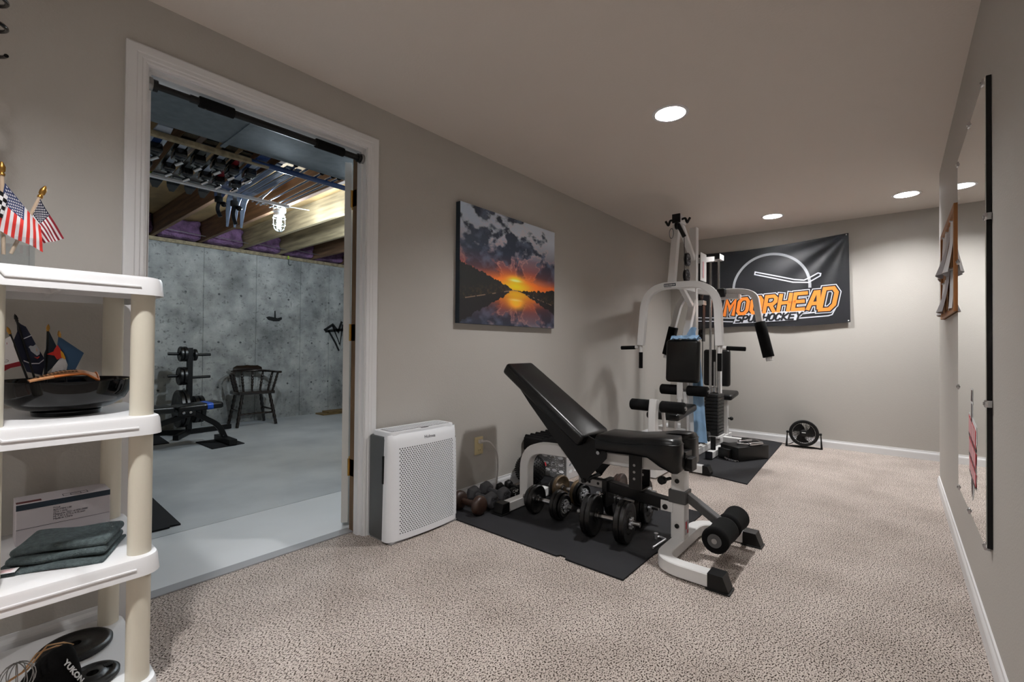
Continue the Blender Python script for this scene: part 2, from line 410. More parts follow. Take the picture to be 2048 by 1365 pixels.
def stroke2d(bm, pts, hw, fn):
    closed = pts[-1] == 'c'; P = [Vector(p) for p in (pts[:-1] if closed else pts)]; n = len(P); L = []; R = []
    for i in range(n):
        a = P[i-1] if (i > 0 or closed) else None; b = P[(i+1) % n] if (i < n-1 or closed) else None
        d1 = (P[i]-a).normalized() if a is not None else None; d2 = (b-P[i]).normalized() if b is not None else None
        if d1 is None: d1 = d2
        if d2 is None: d2 = d1
        nn = Vector((-(d1+d2).y, (d1+d2).x)).normalized(); k = hw/max(.45, nn.dot(Vector((-d1.y, d1.x))))
        e = Vector((0, 0))
        if not closed and i == 0: e = -d1*hw*.9
        if not closed and i == n-1: e = d1*hw*.9
        L.append(P[i]+nn*k+e); R.append(P[i]-nn*k+e)
    lv = [bm.verts.new(fn(p)) for p in L]; rv = [bm.verts.new(fn(p)) for p in R]
    for i in range(n if closed else n-1):
        j = (i+1) % n; bm.faces.new((lv[i], lv[j], rv[j], rv[i]))
def dup(root, loc, rz=None, label=None, group=None):
    r = root.copy(); COL.objects.link(r); r.location = loc
    if rz is not None: r.rotation_euler = (0, 0, rz)
    if label: r['label'] = label
    if group: r['group'] = group
    for ch in list(root.children):
        c = ch.copy(); COL.objects.link(c); c.parent = r
        for g in list(ch.children):
            d = g.copy(); COL.objects.link(d); d.parent = c
    return r
# ------------------------------------------------------------------ the room
YL, XB, YR, XE, HC = 2.151, 5.633, -.2377, 4.579, 2.29
XN = -2.5; YA = -2.2; TH = .12
b = BM(); bb(b, XN-.1, XB+.1, YA-.1, YL+TH-.004, -.05, 0); struct('floor', b, 'carpet', 'beige flecked loop carpet across the gym room floor')
DX0, DX1, DH = .43, 1.362, 2.046
b = BM(); bb(b, XN-.1, DX0-.005, YL, YL+TH, 0, HC+.06); bb(b, DX1+.005, XB+.1, YL, YL+TH, 0, HC+.06); bb(b, DX0-.005, DX1+.005, YL, YL+TH, DH+.005, HC+.06)
struct('wall_left', b, 'wall_paint', 'long taupe painted wall with the doorway')
b = BM(); bb(b, XB, XB+.1, YA-.1, YL, 0, HC+.06); struct('wall_back', b, 'wall_paint', 'taupe end wall behind the home gym')
b = BM(); bb(b, XN, XE, YR-TH, YR, 0, HC+.06, bev=.004); struct('wall_right', b, 'wall_paint', 'taupe wall with mirror, ending at an outside corner')
b = BM(); bb(b, 2.9, XB, YA-.1, YA, 0, HC+.06); struct('wall_alcove', b, 'wall_paint')
b = BM(); bb(b, 2.8, 2.9, YA, YR-TH, 0, HC+.06); struct('wall_alcove_side', b, 'wall_paint')
b = BM(); bb(b, XN-.1, XN, YR-TH, YL, 0, HC+.06); struct('wall_front', b, 'wall_paint')
# ceiling with round cut-outs for the recessed lights
LR = .083
b = BM(); S_ = .11
xs = sorted({XN-.1, XB+.1} | {round(l[0]+d, 4) for l in LAMPS for d in (-S_, S_)}); ys = sorted({YA-.1, YL} | {round(l[1]+d, 4) for l in LAMPS for d in (-S_, S_)})
for i in range(len(xs)-1):
    for j in range(len(ys)-1):
        x0, x1, y0, y1 = xs[i], xs[i+1], ys[j], ys[j+1]
        if any(x1 > lx-S_+1e-4 and x0 < lx+S_-1e-4 and y1 > ly-S_+1e-4 and y0 < ly+S_-1e-4 for lx, ly in LAMPS): continue
        b.faces.new([b.verts.new(p) for p in ((x0, y0, HC), (x1, y0, HC), (x1, y1, HC), (x0, y1, HC))])
for lx, ly in LAMPS:
    n = 40; inn = []; out = []
    for k in range(n):
        a = 2*PI*k/n; c_, s_ = math.cos(a), math.sin(a); q = S_/max(abs(c_), abs(s_))
        inn.append(b.verts.new((lx+LR*c_, ly+LR*s_, HC))); out.append(b.verts.new((lx+q*c_, ly+q*s_, HC)))
    for k in range(n):
        b.faces.new((inn[k], inn[(k+1) % n], out[(k+1) % n], out[k]))
bmesh.ops.remove_doubles(b, verts=b.verts, dist=1e-4)
struct('ceiling', b, 'ceiling_paint', 'smooth painted ceiling with recessed lights')
b = BM(); bb(b, XN-.1, XB+.1, YA-.1, YL, HC+.2, HC+.24); struct('ceiling_deck', b, 'subfloor')

LAMP_LABEL = ['round recessed ceiling light nearest the doorway', 'round recessed ceiling light above the home gym and banner', 'round recessed ceiling light beside the corner of the right wall', 'round recessed ceiling light above the carpet in front of the doorway', 'added unseen recessed fill light at the near end of the room']
for (lx, ly), lab in zip(LAMPS, LAMP_LABEL):
    t = thing('recessed_light', lab, 'ceiling light', (lx, ly, HC), 0, 'recessed ceiling lights', world=False)
    b = BM(); lathe(b, [(LR-.004, .001), (LR-.004, -.004), (LR+.002, -.006), (LR+.012, -.004), (LR+.014, .0005)], n=40); part(t, 'trim_ring', b, 'trim_white', 40)
    b = BM(); lathe(b, [(LR-.004, 0), (LR-.010, .045), (LR-.022, .085), (.05, .10), (0, .102)], n=40); part(t, 'reflector_can', b, 'trim_white', 50)
    b = BM(); lathe(b, [(0, .042), (.035, .045), (.05, .055), (.053, .075), (0, .095)], n=32); part(t, 'bulb', b, 'lamp_glow', 40)

# door casing (mitred profile), both faces of the wall
CP = [(0, 0), (0, .008), (.006, .011), (.014, .011), (.018, .0145), (.030, .0145), (.034, .017), (.058, .017), (.064, .013), (.064, 0)]
def casing(yface, sgn):
    b = BM(); P = [(DX0, 0), (DX0, DH), (DX1, DH), (DX1, 0)]; O = [(-1, 0), (-1, 1), (1, 1), (1, 0)]; rings = []
    for (px, pz), (ox, oz) in zip(P, O):
        rings.append([b.verts.new((px+ox*u, yface-sgn*v, pz+oz*u)) for u, v in CP])
    for a, c in zip(rings, rings[1:]):
        for k in range(len(CP)-1): b.faces.new((a[k], a[k+1], c[k+1], c[k]))
    return b
struct('trim_1', casing(YL, 1), 'trim_white', 'white moulded casing around the doorway')
struct('trim_2', casing(YL+TH, -1), 'trim_white')
b = BM(); J = .019
bb(b, DX0-.004, DX0+.006, YL-.001, YL+TH+.001, 0, DH+.006); bb(b, DX1-.006, DX1+.004, YL-.001, YL+TH+.001, 0, DH+.006); bb(b, DX0+.006, DX1-.006, YL-.001, YL+TH+.001, DH-.006, DH+.006)
bb(b, DX0+.006, DX0+.018, YL+.028, YL+.064, 0, DH-.006); bb(b, DX1-.018, DX1-.006, YL+.028, YL+.064, 0, DH-.006); bb(b, DX0+.018, DX1-.018, YL+.028, YL+.064, DH-.018, DH-.006)
struct('trim_3', b, 'trim_white', 'white door jamb with stop strips')
b = BM(); bb(b, DX1-.0075, DX1-.0055, YL+.066, YL+TH+.002, 0, DH-.02); struct('trim_4', b, 'raw_wood', 'bare wood hinge rebate of the door jamb')
# open door leaf, seen on its hinge edge
dd = Vector((.575, .818, 0)); dn = Vector((-dd.y, dd.x, 0)); hp = Vector((1.381, 2.331, 0))
b = BM(); M = basis(hp+dd*.455+V(0, 0, 1.02), dd, (0, 0, 1)); box(b, None, (.91, 2.0, .036), bev=.002, M=M @ Matrix.Translation((0, 0, -.018)))
door = struct('door_1', b, 'door_white', 'white door standing open into the concrete room')
for hz in (1.80, 1.07, .34):
    b = BM(); box(b, None, (.03, .09, .0022), bev=.001, M=basis(hp-dd*.0015+dn*0+V(0, 0, hz), (-dn.x, -dn.y, 0), (0, 0, 1)) @ Matrix.Translation((.016, 0, 0)))
    cyl(b, V(1.3525, 2.282, hz-.046), V(1.3525, 2.282, hz+.046), .0058, n=12); bb(b, 1.3545, 1.3565, 2.236, 2.279, hz-.045, hz+.045)
    part(door, 'hinge', b, 'brass', 40, 'brass door hinge')
# baseboards
def baseboard(name, p0, p1, nrm, lab=None):
    p0 = Vector(p0); p1 = Vector(p1); n = Vector(nrm); b = BM()
    pr_ = [(0, 0), (.013, 0), (.013, .055), (.011, .062), (.007, .070), (.006, .081), (0, .081)]
    a = [b.verts.new(p0+n*x+V(0, 0, z)) for x, z in pr_]; c = [b.verts.new(p1+n*x+V(0, 0, z)) for x, z in pr_]
    for k in range(len(pr_)): b.faces.new((a[k], a[(k+1) % 7], c[(k+1) % 7], c[k]))
    b.faces.new(a); b.faces.new(c[::-1]); return struct(name, b, 'trim_white', lab)
baseboard('baseboard_left', (DX1+.064, YL, 0), (XB, YL, 0), (0, -1, 0), 'white baseboard along the left wall past the doorway')
baseboard('baseboard_left_near', (XN, YL, 0), (DX0-.064, YL, 0), (0, -1, 0), 'white baseboard behind the plastic shelving unit')
baseboard('baseboard_back', (XB, YA, 0), (XB, YL-.013, 0), (-1, 0, 0), 'white baseboard along the end wall')
baseboard('baseboard_right', (XN, YR, 0), (XE+.012, YR, 0), (0, 1, 0), 'white baseboard along the right wall')
baseboard('baseboard_end', (XE, YR-TH, 0), (XE, YR, 0), (1, 0, 0))
b = BM(); bb(b, DX0+.0, DX1, YL+.086, YL+TH+.03, -.002, .006, bev=.002); struct('trim_5', b, 'grey_metal' if 0 else 'purifier_vent', 'grey transition strip between carpet and painted slab')

# ------------------------------------------------------------------ the concrete room beyond the doorway
YU0, YC, XU0, XU1, ZJ, ZS = YL+TH, 6.475, -.6, 4.8, 2.222, 2.45
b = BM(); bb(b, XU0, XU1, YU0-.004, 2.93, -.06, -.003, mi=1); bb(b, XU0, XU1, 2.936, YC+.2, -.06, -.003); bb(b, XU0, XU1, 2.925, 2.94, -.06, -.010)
struct('floor_utility', b, ['painted_slab', 'slab_pale'], 'pale grey painted concrete slab in the room beyond')
b = BM(); bb(b, XU0, XU1, YC+.012, YC+.2, -.06, 2.176); wf = struct('wall_utility_far', b, 'concrete', 'poured concrete foundation wall')
jx = [XU0, -.02, .66, 1.27, 1.873, 2.475, 3.062, 3.49, 4.10, XU1]; random.seed(3)
for i in range(len(jx)-1):
    b = BM(); dy = random.uniform(0, .004); bb(b, jx[i]+.004, jx[i+1]-.004, YC+dy, YC+.03, -.02, 2.176, bev=.003, seg=1); part(wf, 'concrete_panel', b, 'concrete')
b = BM()   # tie-hole bosses and pitted patches along the forms
for i in range(1, len(jx)-1):
    for dx in (.17, .42):
        for z in (1.02, 1.62, .46):
            cyl(b, (jx[i]+dx, YC+.004, z), (jx[i]+dx, YC-.0012, z), .013, n=10)
part(wf, 'tie_plug', b, 'concrete_dark', kind='stuff')
def blotch(x, z, pts, lab):
    b = BM(); extr(b, pts, basis((x, YC-.001, z), (1, 0, 0), (0, 0, 1)), .0008); part(wf, 'paint_mark', b, 'dark_void', label=lab)
blotch(2.70, 1.345, [(-.10, .018), (-.07, -.018), (0, -.034), (.07, -.03), (.11, 0), (.105, .03), (.05, .012), (.03, .016), (.022, .11), (.008, .11), (.005, .02), (-.06, .03)], 'small black sprayed smear')
b = BM()
for (x, z, hw, pts) in [(3.55, 1.1, .018, [(-.12, .12), (.0, .2), (.09, .1), (.14, .24)]), (3.55, 1.1, .014, [(-.06, .1), (.04, -.06), (.1, -.18)]), (3.55, 1.1, .012, [(.0, .18), (.12, -.1), (.16, .2)]), (3.55, 1.1, .02, [(-.1, .1), (.16, .13)])]:
    stroke2d(b, pts, hw, lambda p: V(x+p.x, YC-.0025, z+p.y))
part(wf, 'paint_mark', b, 'dark_void', label='black sprayed scrawl')
b = BM(); bb(b, XU0-.1, XU0, YU0, YC+.2, 0, ZS); struct('wall_utility_left', b, 'concrete')
b = BM(); bb(b, XU1, XU1+.1, YU0, YC+.2, 0, ZS); struct('wall_utility_right', b, 'concrete')
b = BM(); bb(b, XU0, XU1, YC+.16, YC+.2, 2.215, ZS); cu = struct('ceiling_utility', b, 'joist_wood', 'open joists and subfloor of the unfinished room')
b = BM(); bb(b, XU0, XU1, YC-.01, YC+.14, 2.177, 2.2205, bev=.002); part(cu, 'sill_plate', b, 'joist_pale')
x = XU0
while x < XU1-.01:
    b = BM(); bb(b, x+.002, x+1.2-.002, YU0+.02, YC+.16, ZS, ZS+.02, bev=.001, seg=1); part(cu, 'subfloor_sheet', b, 'subfloor'); x += 1.2
JX = [-.48, -.02, .44, .90, 1.36, 1.82, 2.28, 2.74, 3.20, 3.66, 4.12, 4.58]
for k, x in enumerate(JX):
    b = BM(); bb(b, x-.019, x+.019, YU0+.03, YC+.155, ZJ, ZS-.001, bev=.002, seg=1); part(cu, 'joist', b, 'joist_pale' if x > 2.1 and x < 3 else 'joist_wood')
b = BM()
for x0, x1 in ((1.40, 1.80), (1.86, 2.26), (2.32, 2.72)): bb(b, x0-.018, x1+.018, 5.55, 5.57, 2.27, 2.29)
random.seed(5)
for k in range(2, 10):
    x0, x1 = JX[k]+.021, JX[k+1]-.021
    b = BM(); pad(b, ((x0+x1)/2, YC-.005, 2.335), (x1-x0, .30, .22), .05, seg=3)
    bmesh.ops.subdivide_edges(b, edges=b.edges, cuts=3, use_grid_fill=True)
    for v in b.verts:
        n = Vector((math.sin(v.co.z*41+v.co.x*13+k), math.sin(v.co.x*37+k*2), math.cos(v.co.x*29+v.co.z*23))); v.co += n*.012
        v.co.x = min(max(v.co.x, x0), x1); v.co.z = min(max(v.co.z, 2.2215), 2.448)
    part(cu, 'insulation_batt', b, 'insulation', 60)
# insulation support wires
for k in range(4, 8):
    b = BM(); cyl(b, (JX[k]+.02, 6.17, 2.27), (JX[k+1]-.02, 6.17, 2.25), .004, n=8); part(cu, 'support_wire', b, 'steel')
# sheet-metal duct over the doorway
t = thing('air_duct', 'grey galvanised air duct under the joists just beyond the doorway', 'duct', (.9, 2.6, 2.09))
for i, (xa, xb) in enumerate(((XU0+.01, .905), (.909, 2.3), (2.304, XU1-.01))):
    b = BM(); pr2 = [(2.33, 2.095), (2.76, 2.095), (2.83, 2.103), (2.88, 2.122), (2.89, 2.21), (2.33, 2.21)]
    a = [b.verts.new((xa, y, z)) for y, z in pr2]; c = [b.verts.new((xb, y, z)) for y, z in pr2]
    for k in range(6): b.faces.new((a[k], a[(k+1) % 6], c[(k+1) % 6], c[k]))
    b.faces.new(a); b.faces.new(c[::-1]); part(t, 'duct_section', b, 'duct_steel', 35)
b = BM(); bb(b, .895, .919, 2.33, 2.86, 2.0895, 2.0965); bb(b, 2.290, 2.314, 2.33, 2.86, 2.0895, 2.0965); part(t, 'seam_strip', b, 'duct_steel')
# bare bulbs in cage fixtures
for (lx, ly), lab in zip(BULBS, ['lit caged jar light hanging below the joists, seen through the doorway', 'caged jar light below the joists, out of sight behind the wall']):
    t = thing('jar_light', lab, 'light', (lx, ly, 2.18), 0, world=False)
    Z = 0.0
    b = BM(); cyl(b, (0, 0, Z+.0), (0, 0, Z+.042), .055, n=24, bev=.004); cyl(b, (0, 0, Z-.035), (0, 0, Z), .042, n=24); part(t, 'base', b, 'white_enamel', 40)
    b = BM(); lathe(b, [(.036, -.035), (.044, -.05), (.046, -.10), (.040, -.135), (.022, -.155), (0, -.16)], n=24); part(t, 'glass_jar', b, 'clear_glass', 60)
    b = BM(); lathe(b, [(0, -.05), (.009, -.055), (.017, -.08), (.018, -.1), (.012, -.117), (0, -.122)], n=20); part(t, 'bulb', b, 'bulb_glow', 60)
    b = BM()
    for k in range(4):
        a = k*PI/4; c_, s_ = math.cos(a), math.sin(a)
        tube(b, [(r*c_, r*s_, z) for r, z in ((.05, -.03), (.052, -.1), (.044, -.145), (.02, -.168), (0, -.172), (-.02, -.168), (-.044, -.145), (-.052, -.1), (-.05, -.03))], .0022, 6)
    for z in (-.05, -.11): tube(b, [(.053*math.cos(a*PI/10), .053*math.sin(a*PI/10), z) for a in range(20)], .0022, 6, closed=True)
    part(t, 'wire_cage', b, 'hook_grey', 60)
# ------------------------------------------------------------------ plastic shelving unit by the door
SX0, SX1, SY0, SY1 = -.004, .372, 1.605, 2.108
TIER = [1.19, .80, .41, .055]
PXY = [(.33, 1.652), (.33, 2.055), (.038, 1.652), (.038, 2.055)]
sh = thing('shelving_unit', 'white plastic shelving unit with round cream posts left of the doorway', 'shelf', ((SX0+SX1)/2, (SY0+SY1)/2, 0))
def rrect(x0, x1, y0, y1, r, n=5):
    o = []
    for cx, cy_, a0 in ((x1-r, y1-r, 0), (x0+r, y1-r, PI/2), (x0+r, y0+r, PI), (x1-r, y0+r, 1.5*PI)):
        for k in range(n+1): a = a0+k*PI/2/n; o.append((cx+r*math.cos(a), cy_+r*math.sin(a)))
    return o
for ti, z in enumerate(TIER):
    b = BM(); rings = []
    for ins, dz in ((.012, 0), (.003, -.003), (0, -.010), (-.004, -.052), (-.0005, -.052), (.005, -.012)):
        pl = rrect(SX0+ins, SX1-ins, SY0+ins, SY1-ins, .045-ins*.5); rings.append([b.verts.new((x, y, z+dz)) for x, y in pl])
    n = len(rings[0])
    for a, c in zip(rings, rings[1:]):
        for k in range(n): b.faces.new((a[k], a[(k+1) % n], c[(k+1) % n], c[k]))
    b.faces.new(rings[0]); b.faces.new(rings[-1][::-1])
    tier = part(sh, 'shelf_tier', b, 'plastic_white', 35)
    b = BM(); y = SY0-.0015
    sweep(b, [(.045, y+.001, z-.008), (.062, y-.001, z-.030), (.315, y-.001, z-.030)], rect(.006, .006, .0015), up=(0, -1, 0)); part(tier, 'front_ridge', b, 'plastic_white', 35)
    for yy, dz in ((1.75, .03), (1.92, .03)):
        b = BM(); bb(b, SX0+.012, SX1-.012, yy-.003, yy+.003, z-.012-dz, z-.012); part(tier, 'rib', b, 'plastic_white')
    b = BM(); bb(b, .165, .171, SY0+.012, SY1-.012, z-.045, z-.012); part(tier, 'rib', b, 'plastic_white')
for (x, y) in PXY:
    for k in range(3):
        b = BM(); z0, z1 = TIER[k+1]-.001, TIER[k]-.011
        lathe(b, [(0, z0), (.0275, z0), (.0275, z1), (0, z1)], Matrix.Translation((x, y, 0)), n=28); part(sh, 'post', b, 'plastic_cream', 40)

# --- top shelf: clear jar of small flags
Z0 = 1.191
t = thing('clear_jar', 'clear square jar holding small flags on the top shelf', 'jar', (.045, 1.86, Z0))
b = BM(); 
for (x0, x1, y0, y1) in ((-.03, .122, 1.784, 1.787), (-.03, .122, 1.933, 1.936), (-.03, -.027, 1.787, 1.933), (.119, .122, 1.787, 1.933)): bb(b, x0, x1, y0, y1, Z0, Z0+.093)
part(t, 'wall', b, 'clear_glass', kind='stuff'); b = BM(); bb(b, -.03, .122, 1.784, 1.936, Z0, Z0+.004); part(t, 'base', b, 'clear_glass')
def g1(px, py, y=1.85): s = y/1.85; return V((.063+(px-5)*.00094)*s, y, CAMH+(1.468-(py-340)*.0013-CAMH)*s)
def blin(a, b_, c, d, u, v): return a*(1-u)*v + b_*u*v + c*(1-u)*(1-v) + d*u*(1-v)   # a hoist top, b fly top, c hoist bottom, d fly bottom
def us_flag(pos, label, y, ht, ft, hb, fb, red, pole, blue='flag_blue'):
    t = thing('american_flag', label, 'flag', pole[1], 0, 'small American flags in the jar')
    A, B_, C, D = [g1(*q, y) for q in (ht, ft, hb, fb)]
    def fn(u, v): return blin(A, B_, C, D, u, v)+V(0, .010*math.sin(v*9+u*2)*u+.004*math.sin(u*8), 0)
    b = BM(); nu, nv = 20, 26
    vs = [[b.verts.new(fn(i/nu, j/nv)) for j in range(nv+1)] for i in range(nu+1)]
    for i in range(nu):
        for j in range(nv):
            f = b.faces.new((vs[i][j], vs[i+1][j], vs[i+1][j+1], vs[i][j+1])); st = j//2
            f.material_index = 2 if (i < 8 and st >= 6) else (0 if st % 2 == 0 else 1)
    thicken(b, .0006); cl = part(t, 'cloth', b, [red, 'flag_white', blue], 60)
    b = BM()
    for r in range(9):
        for c in range(6 if r % 2 == 0 else 5):
            u0 = (.033+.0667*c+(.0333 if r % 2 else 0)); v0 = 6.45/13+(r+.4)*(6.2/13)/9
            p = fn(u0, v0); eu = (fn(u0+.01, v0)-p)/.01; ev = (fn(u0, v0+.01)-p)/.01
            pts = []
            for k in range(10):
                rr = .021 if k % 2 == 0 else .009; a = k*PI/5+PI/2; pts.append(p+eu*rr*math.cos(a)+ev*rr*1.6*math.sin(a)+V(0, -.0012, 0))
            b.faces.new([b.verts.new(q) for q in pts])
    part(cl, 'stars', b, 'flag_white', kind='stuff')
    b = BM(); cyl(b, pole[0], pole[1], .0042, n=10); part(t, 'staff', b, 'wood_dowel', 40)
    d = (Vector(pole[0])-Vector(pole[1])).normalized()
    b = BM(); lathe(b, [(0, 0), (.006, .0), (.0065, .006), (.004, .009), (.007, .013), (.0075, .024), (.004, .034), (.002, .038), (0, .038)], axisM(pole[0], d), n=14); part(t, 'finial', b, 'gold', 50)
us_flag(0, 'bright American flag with its canton on top, front of the jar', 1.835, (10, 366), (-6, 464), (84, 446), (90, 500), 'flag_red', (g1(4, 352, 1.85), g1(10, 515, 1.85)))
us_flag(0, 'darker American flag on a slanted staff, right side of the jar', 1.865, (81, 386), (134, 466), (50, 446), (84, 484), 'flag_dkred', (g1(80, 384, 1.868), g1(24, 512, 1.868)), 'navy')
t = thing('checkered_flag', 'black and white checkered flag at the left end of the jar', 'flag', g1(-14, 515, 1.82))
b = BM(); A, B_, C, D = g1(-30, 368, 1.825), g1(16, 392, 1.825), g1(-30, 432, 1.825), g1(6, 440, 1.825)
grid(b, 6, 6, lambda u, v: blin(A, B_, C, D, u, v)+V(0, .004*math.sin(u*7), 0), lambda i, j: (i+j) % 2); thicken(b, .0006); part(t, 'cloth', b, ['flag_white', 'black_plastic'])
b = BM(); cyl(b, g1(-31, 360, 1.825), g1(-14, 515, 1.825), .004, n=10); part(t, 'staff', b, 'wood_dowel')
# coil hanging from the ceiling
b = BM(); pts = [(-.004+.066*math.cos(a), 1.75+.066*math.sin(a), 1.735+.0108*k) for k in range(0, 52) for a in (k*2*PI/6.2,)]
pts = [(-.004+.066*math.cos(k*2*PI/24), 1.75+.066*math.sin(k*2*PI/24), 1.738+.066*k/24) for k in range(24*8+12)]
pts = [p for p in pts if p[2] < HC-.01]+[(-.004, 1.75, HC-.004)]
tube(b, pts, .0048, 8); solo('hanging_coil', b, 'gloss_black', 'glossy black wire coil hanging from the ceiling above the shelves', 'coil', smooth=60)
# --- second shelf: bowl with flags
t = thing('bowl', 'glossy black footed bowl on the second shelf', 'bowl', (.195, 1.825, .8005))
b = BM(); lathe(b, [(0, .8005), (.073, .8005), (.074, .812), (.070, .813), (.10, .822), (.128, .842), (.140, .868), (.1445, .897), (.1425, .899), (.1395, .897), (.135, .868), (.124, .848), (.095, .83), (0, .822)], Matrix.Translation((.195, 1.825, 0)), n=56); part(t, 'shell', b, 'gloss_black', 50)
def g2(px, py, y=1.9): s = y/1.9; return V((.083+(px-90)/4.876*.00100)*s, y, CAMH+(1.042-(py-180)/4.876*.00142-CAMH)*s)
def cloth_poly(bm, pts, y, amp=.006, k=60, dy=0.0, mi=0, th=.0008):
    vs = [bm.verts.new(g2(px, py, 1.9)) for px, py in pts]; f = bm.faces.new(vs); f.material_index = mi
def cloth(parent, name, polys, mats, y, amp=.006, k=55, dy=0.0, label=None):
    b = BM()
    for pts, mi in polys: cloth_poly(b, pts, y, mi=mi)
    bmesh.ops.triangulate(b, faces=b.faces)
    bmesh.ops.recalc_face_normals(b, faces=b.faces)
    for i in range(26):
        bmesh.ops.bisect_plane(b, geom=list(b.verts)+list(b.edges)+list(b.faces), plane_co=(.06+i*.008, 0, 0), plane_no=(1, 0, .2))
    for v in b.verts:
        s = y/1.9; yy = y+amp*math.sin(v.co.x*k*2+v.co.z*20)+dy; v.co = V(v.co.x*yy/1.9, yy, CAMH+(v.co.z-CAMH)*yy/1.9)
    thicken(b, .0007); return part(parent, name, b, mats, 60, label)
def bowl_flag(name, label, top, bot, y, staff, fin):
    t = thing(name, label, 'flag', g2(*bot, y)+V(0, 0, -.02), 0, 'small state flags in the bowl')
    b = BM(); cyl(b, g2(*top, y), g2(*bot, y)+V(.004, 0, -.02), .0026, n=8); part(t, 'staff', b, staff, 40)
    b = BM(); d = g2(*top, y)-g2(*bot, y); lathe(b, [(0, 0), (.004, 0), (.003, .004), (.0045, .008), (.003, .016), (0, .022)], axisM(g2(*top, y), d), n=10); part(t, 'finial', b, fin, 50); return t
t = bowl_flag('state_flag', 'white small flag with red band and black letters at the left of the bowl', (98, 235), (285, 690), 1.86, 'black_plastic', 'gold')
c = cloth(t, 'cloth', [([(20, 300), (100, 255), (205, 495), (60, 530), (10, 545)], 0), ([(10, 545), (60, 530), (205, 495), (215, 540), (110, 560), (10, 610)], 1), ([(30, 340), (75, 318), (62, 340), (70, 352), (48, 350), (40, 365)], 1)], ['flag_white', 'flag_dkred'], 1.862, .004)
M = basis(g2(92, 492, 1.853), (-1, 0, -.16), (0, 0, 1)); part(c, 'lettering', text_bm('CALIFORNIA', .0095, M, .0003, align='LEFT'), 'black_plastic')
t = bowl_flag('state_flag', 'tall navy small flag with a white eagle emblem in the bowl', (160, 110), (345, 680), 1.90, 'black_plastic', 'black_plastic')
c = cloth(t, 'cloth', [([(155, 100), (195, 135), (245, 160), (300, 250), (350, 340), (430, 470), (430, 560), (412, 640), (260, 600), (225, 520), (165, 330), (195, 270)], 0)], ['navy'], 1.90, .007)
cloth(c, 'emblem', [([(275, 360), (290, 345), (320, 350), (345, 330), (388, 390), (385, 430), (360, 445), (320, 415), (300, 400)], 0), ([(328, 375), (350, 365), (362, 395), (350, 415), (332, 405)], 1)], ['banner_grey', 'leather_tan'], 1.896, .007, dy=-.0015)
cloth(c, 'stripe', [([(222, 275), (300, 240), (302, 248), (225, 283)], 0)], ['banner_white'], 1.896, .007, dy=-.002)
cloth(c, 'stripe', [([(228, 486), (300, 516), (380, 516), (426, 480), (427, 490), (382, 526), (298, 526), (230, 498)], 0), ], ['banner_white'], 1.896, .007, dy=-.002)
cloth(c, 'ribbon', [([(330, 455), (365, 475), (385, 458), (378, 450), (362, 462)], 0)], ['flag_red'], 1.896, .007, dy=-.002)
t = bowl_flag('state_flag', 'dark navy small flag behind the red and gold one in the bowl', (460, 200), (432, 650), 1.905, 'black_plastic', 'gold')
cloth(t, 'cloth', [([(452, 195), (475, 205), (530, 310), (580, 400), (600, 480), (520, 560), (430, 640), (425, 430), (445, 380)], 0)], ['ink_navy'], 1.905, .006)
t = bowl_flag('state_flag', 'blue and white small flag with red C and gold disc in the bowl', (583, 262), (640, 660), 1.89, 'black_plastic', 'gold')
c = cloth(t, 'cloth', [([(570, 255), (600, 268), (690, 420), (765, 610), (650, 640), (672, 540), (640, 440), (560, 335)], 0), ([(590, 478), (640, 462), (672, 540), (650, 640), (495, 635), (520, 560)], 1)], ['flag_skyblue', 'flag_white'], 1.885, .005)
cloth(c, 'emblem', [([(560, 335), (590, 375), (600, 395), (592, 430), (604, 465), (560, 485), (528, 440), (525, 390)], 0), ([(598, 392), (625, 420), (648, 470), (640, 484), (604, 462), (592, 430)], 1)], ['flag_red', 'flag_gold'], 1.882, .005, dy=-.002)
# leather strip lying across the bowl
b = BM()
def gl(u, v):
    x = .112+.136*u; w = .085*(.55+.45*math.sin(PI*min(1, u*1.1+.12))); y = 1.705+.03*u+w*(v)
    z = .9005+.016*math.sin(PI*u*.9)*math.sin(PI*(v*.8+.1))+.012*u
    if u > .8: z -= (u-.8)*.10*(1-v)
    return V(x, y, z)
grid(b, 22, 10, gl); thicken(b, -.004)
s = solo('leather_glove', b, 'leather_tan', 'tan leather glove lying across the rim of the black bowl', 'glove', smooth=50)
b = BM(); tube(b, [gl(u/12, .02)+V(0, -.001, .003) for u in range(4, 13)]+[gl(1, v/8)+V(.001, 0, .003) for v in range(1, 9)], .0035, 8); part(s, 'binding', b, 'leather_orange', 60)
b = BM()
for i in range(11):
    for j in range(3):
        p = gl(.12+i*.055, .22+j*.2)+V(0, 0, .0045); cyl(b, p, p+V(0, 0, .0012), .0026, n=8)
part(s, 'perforation', b, 'dark_void', kind='stuff')
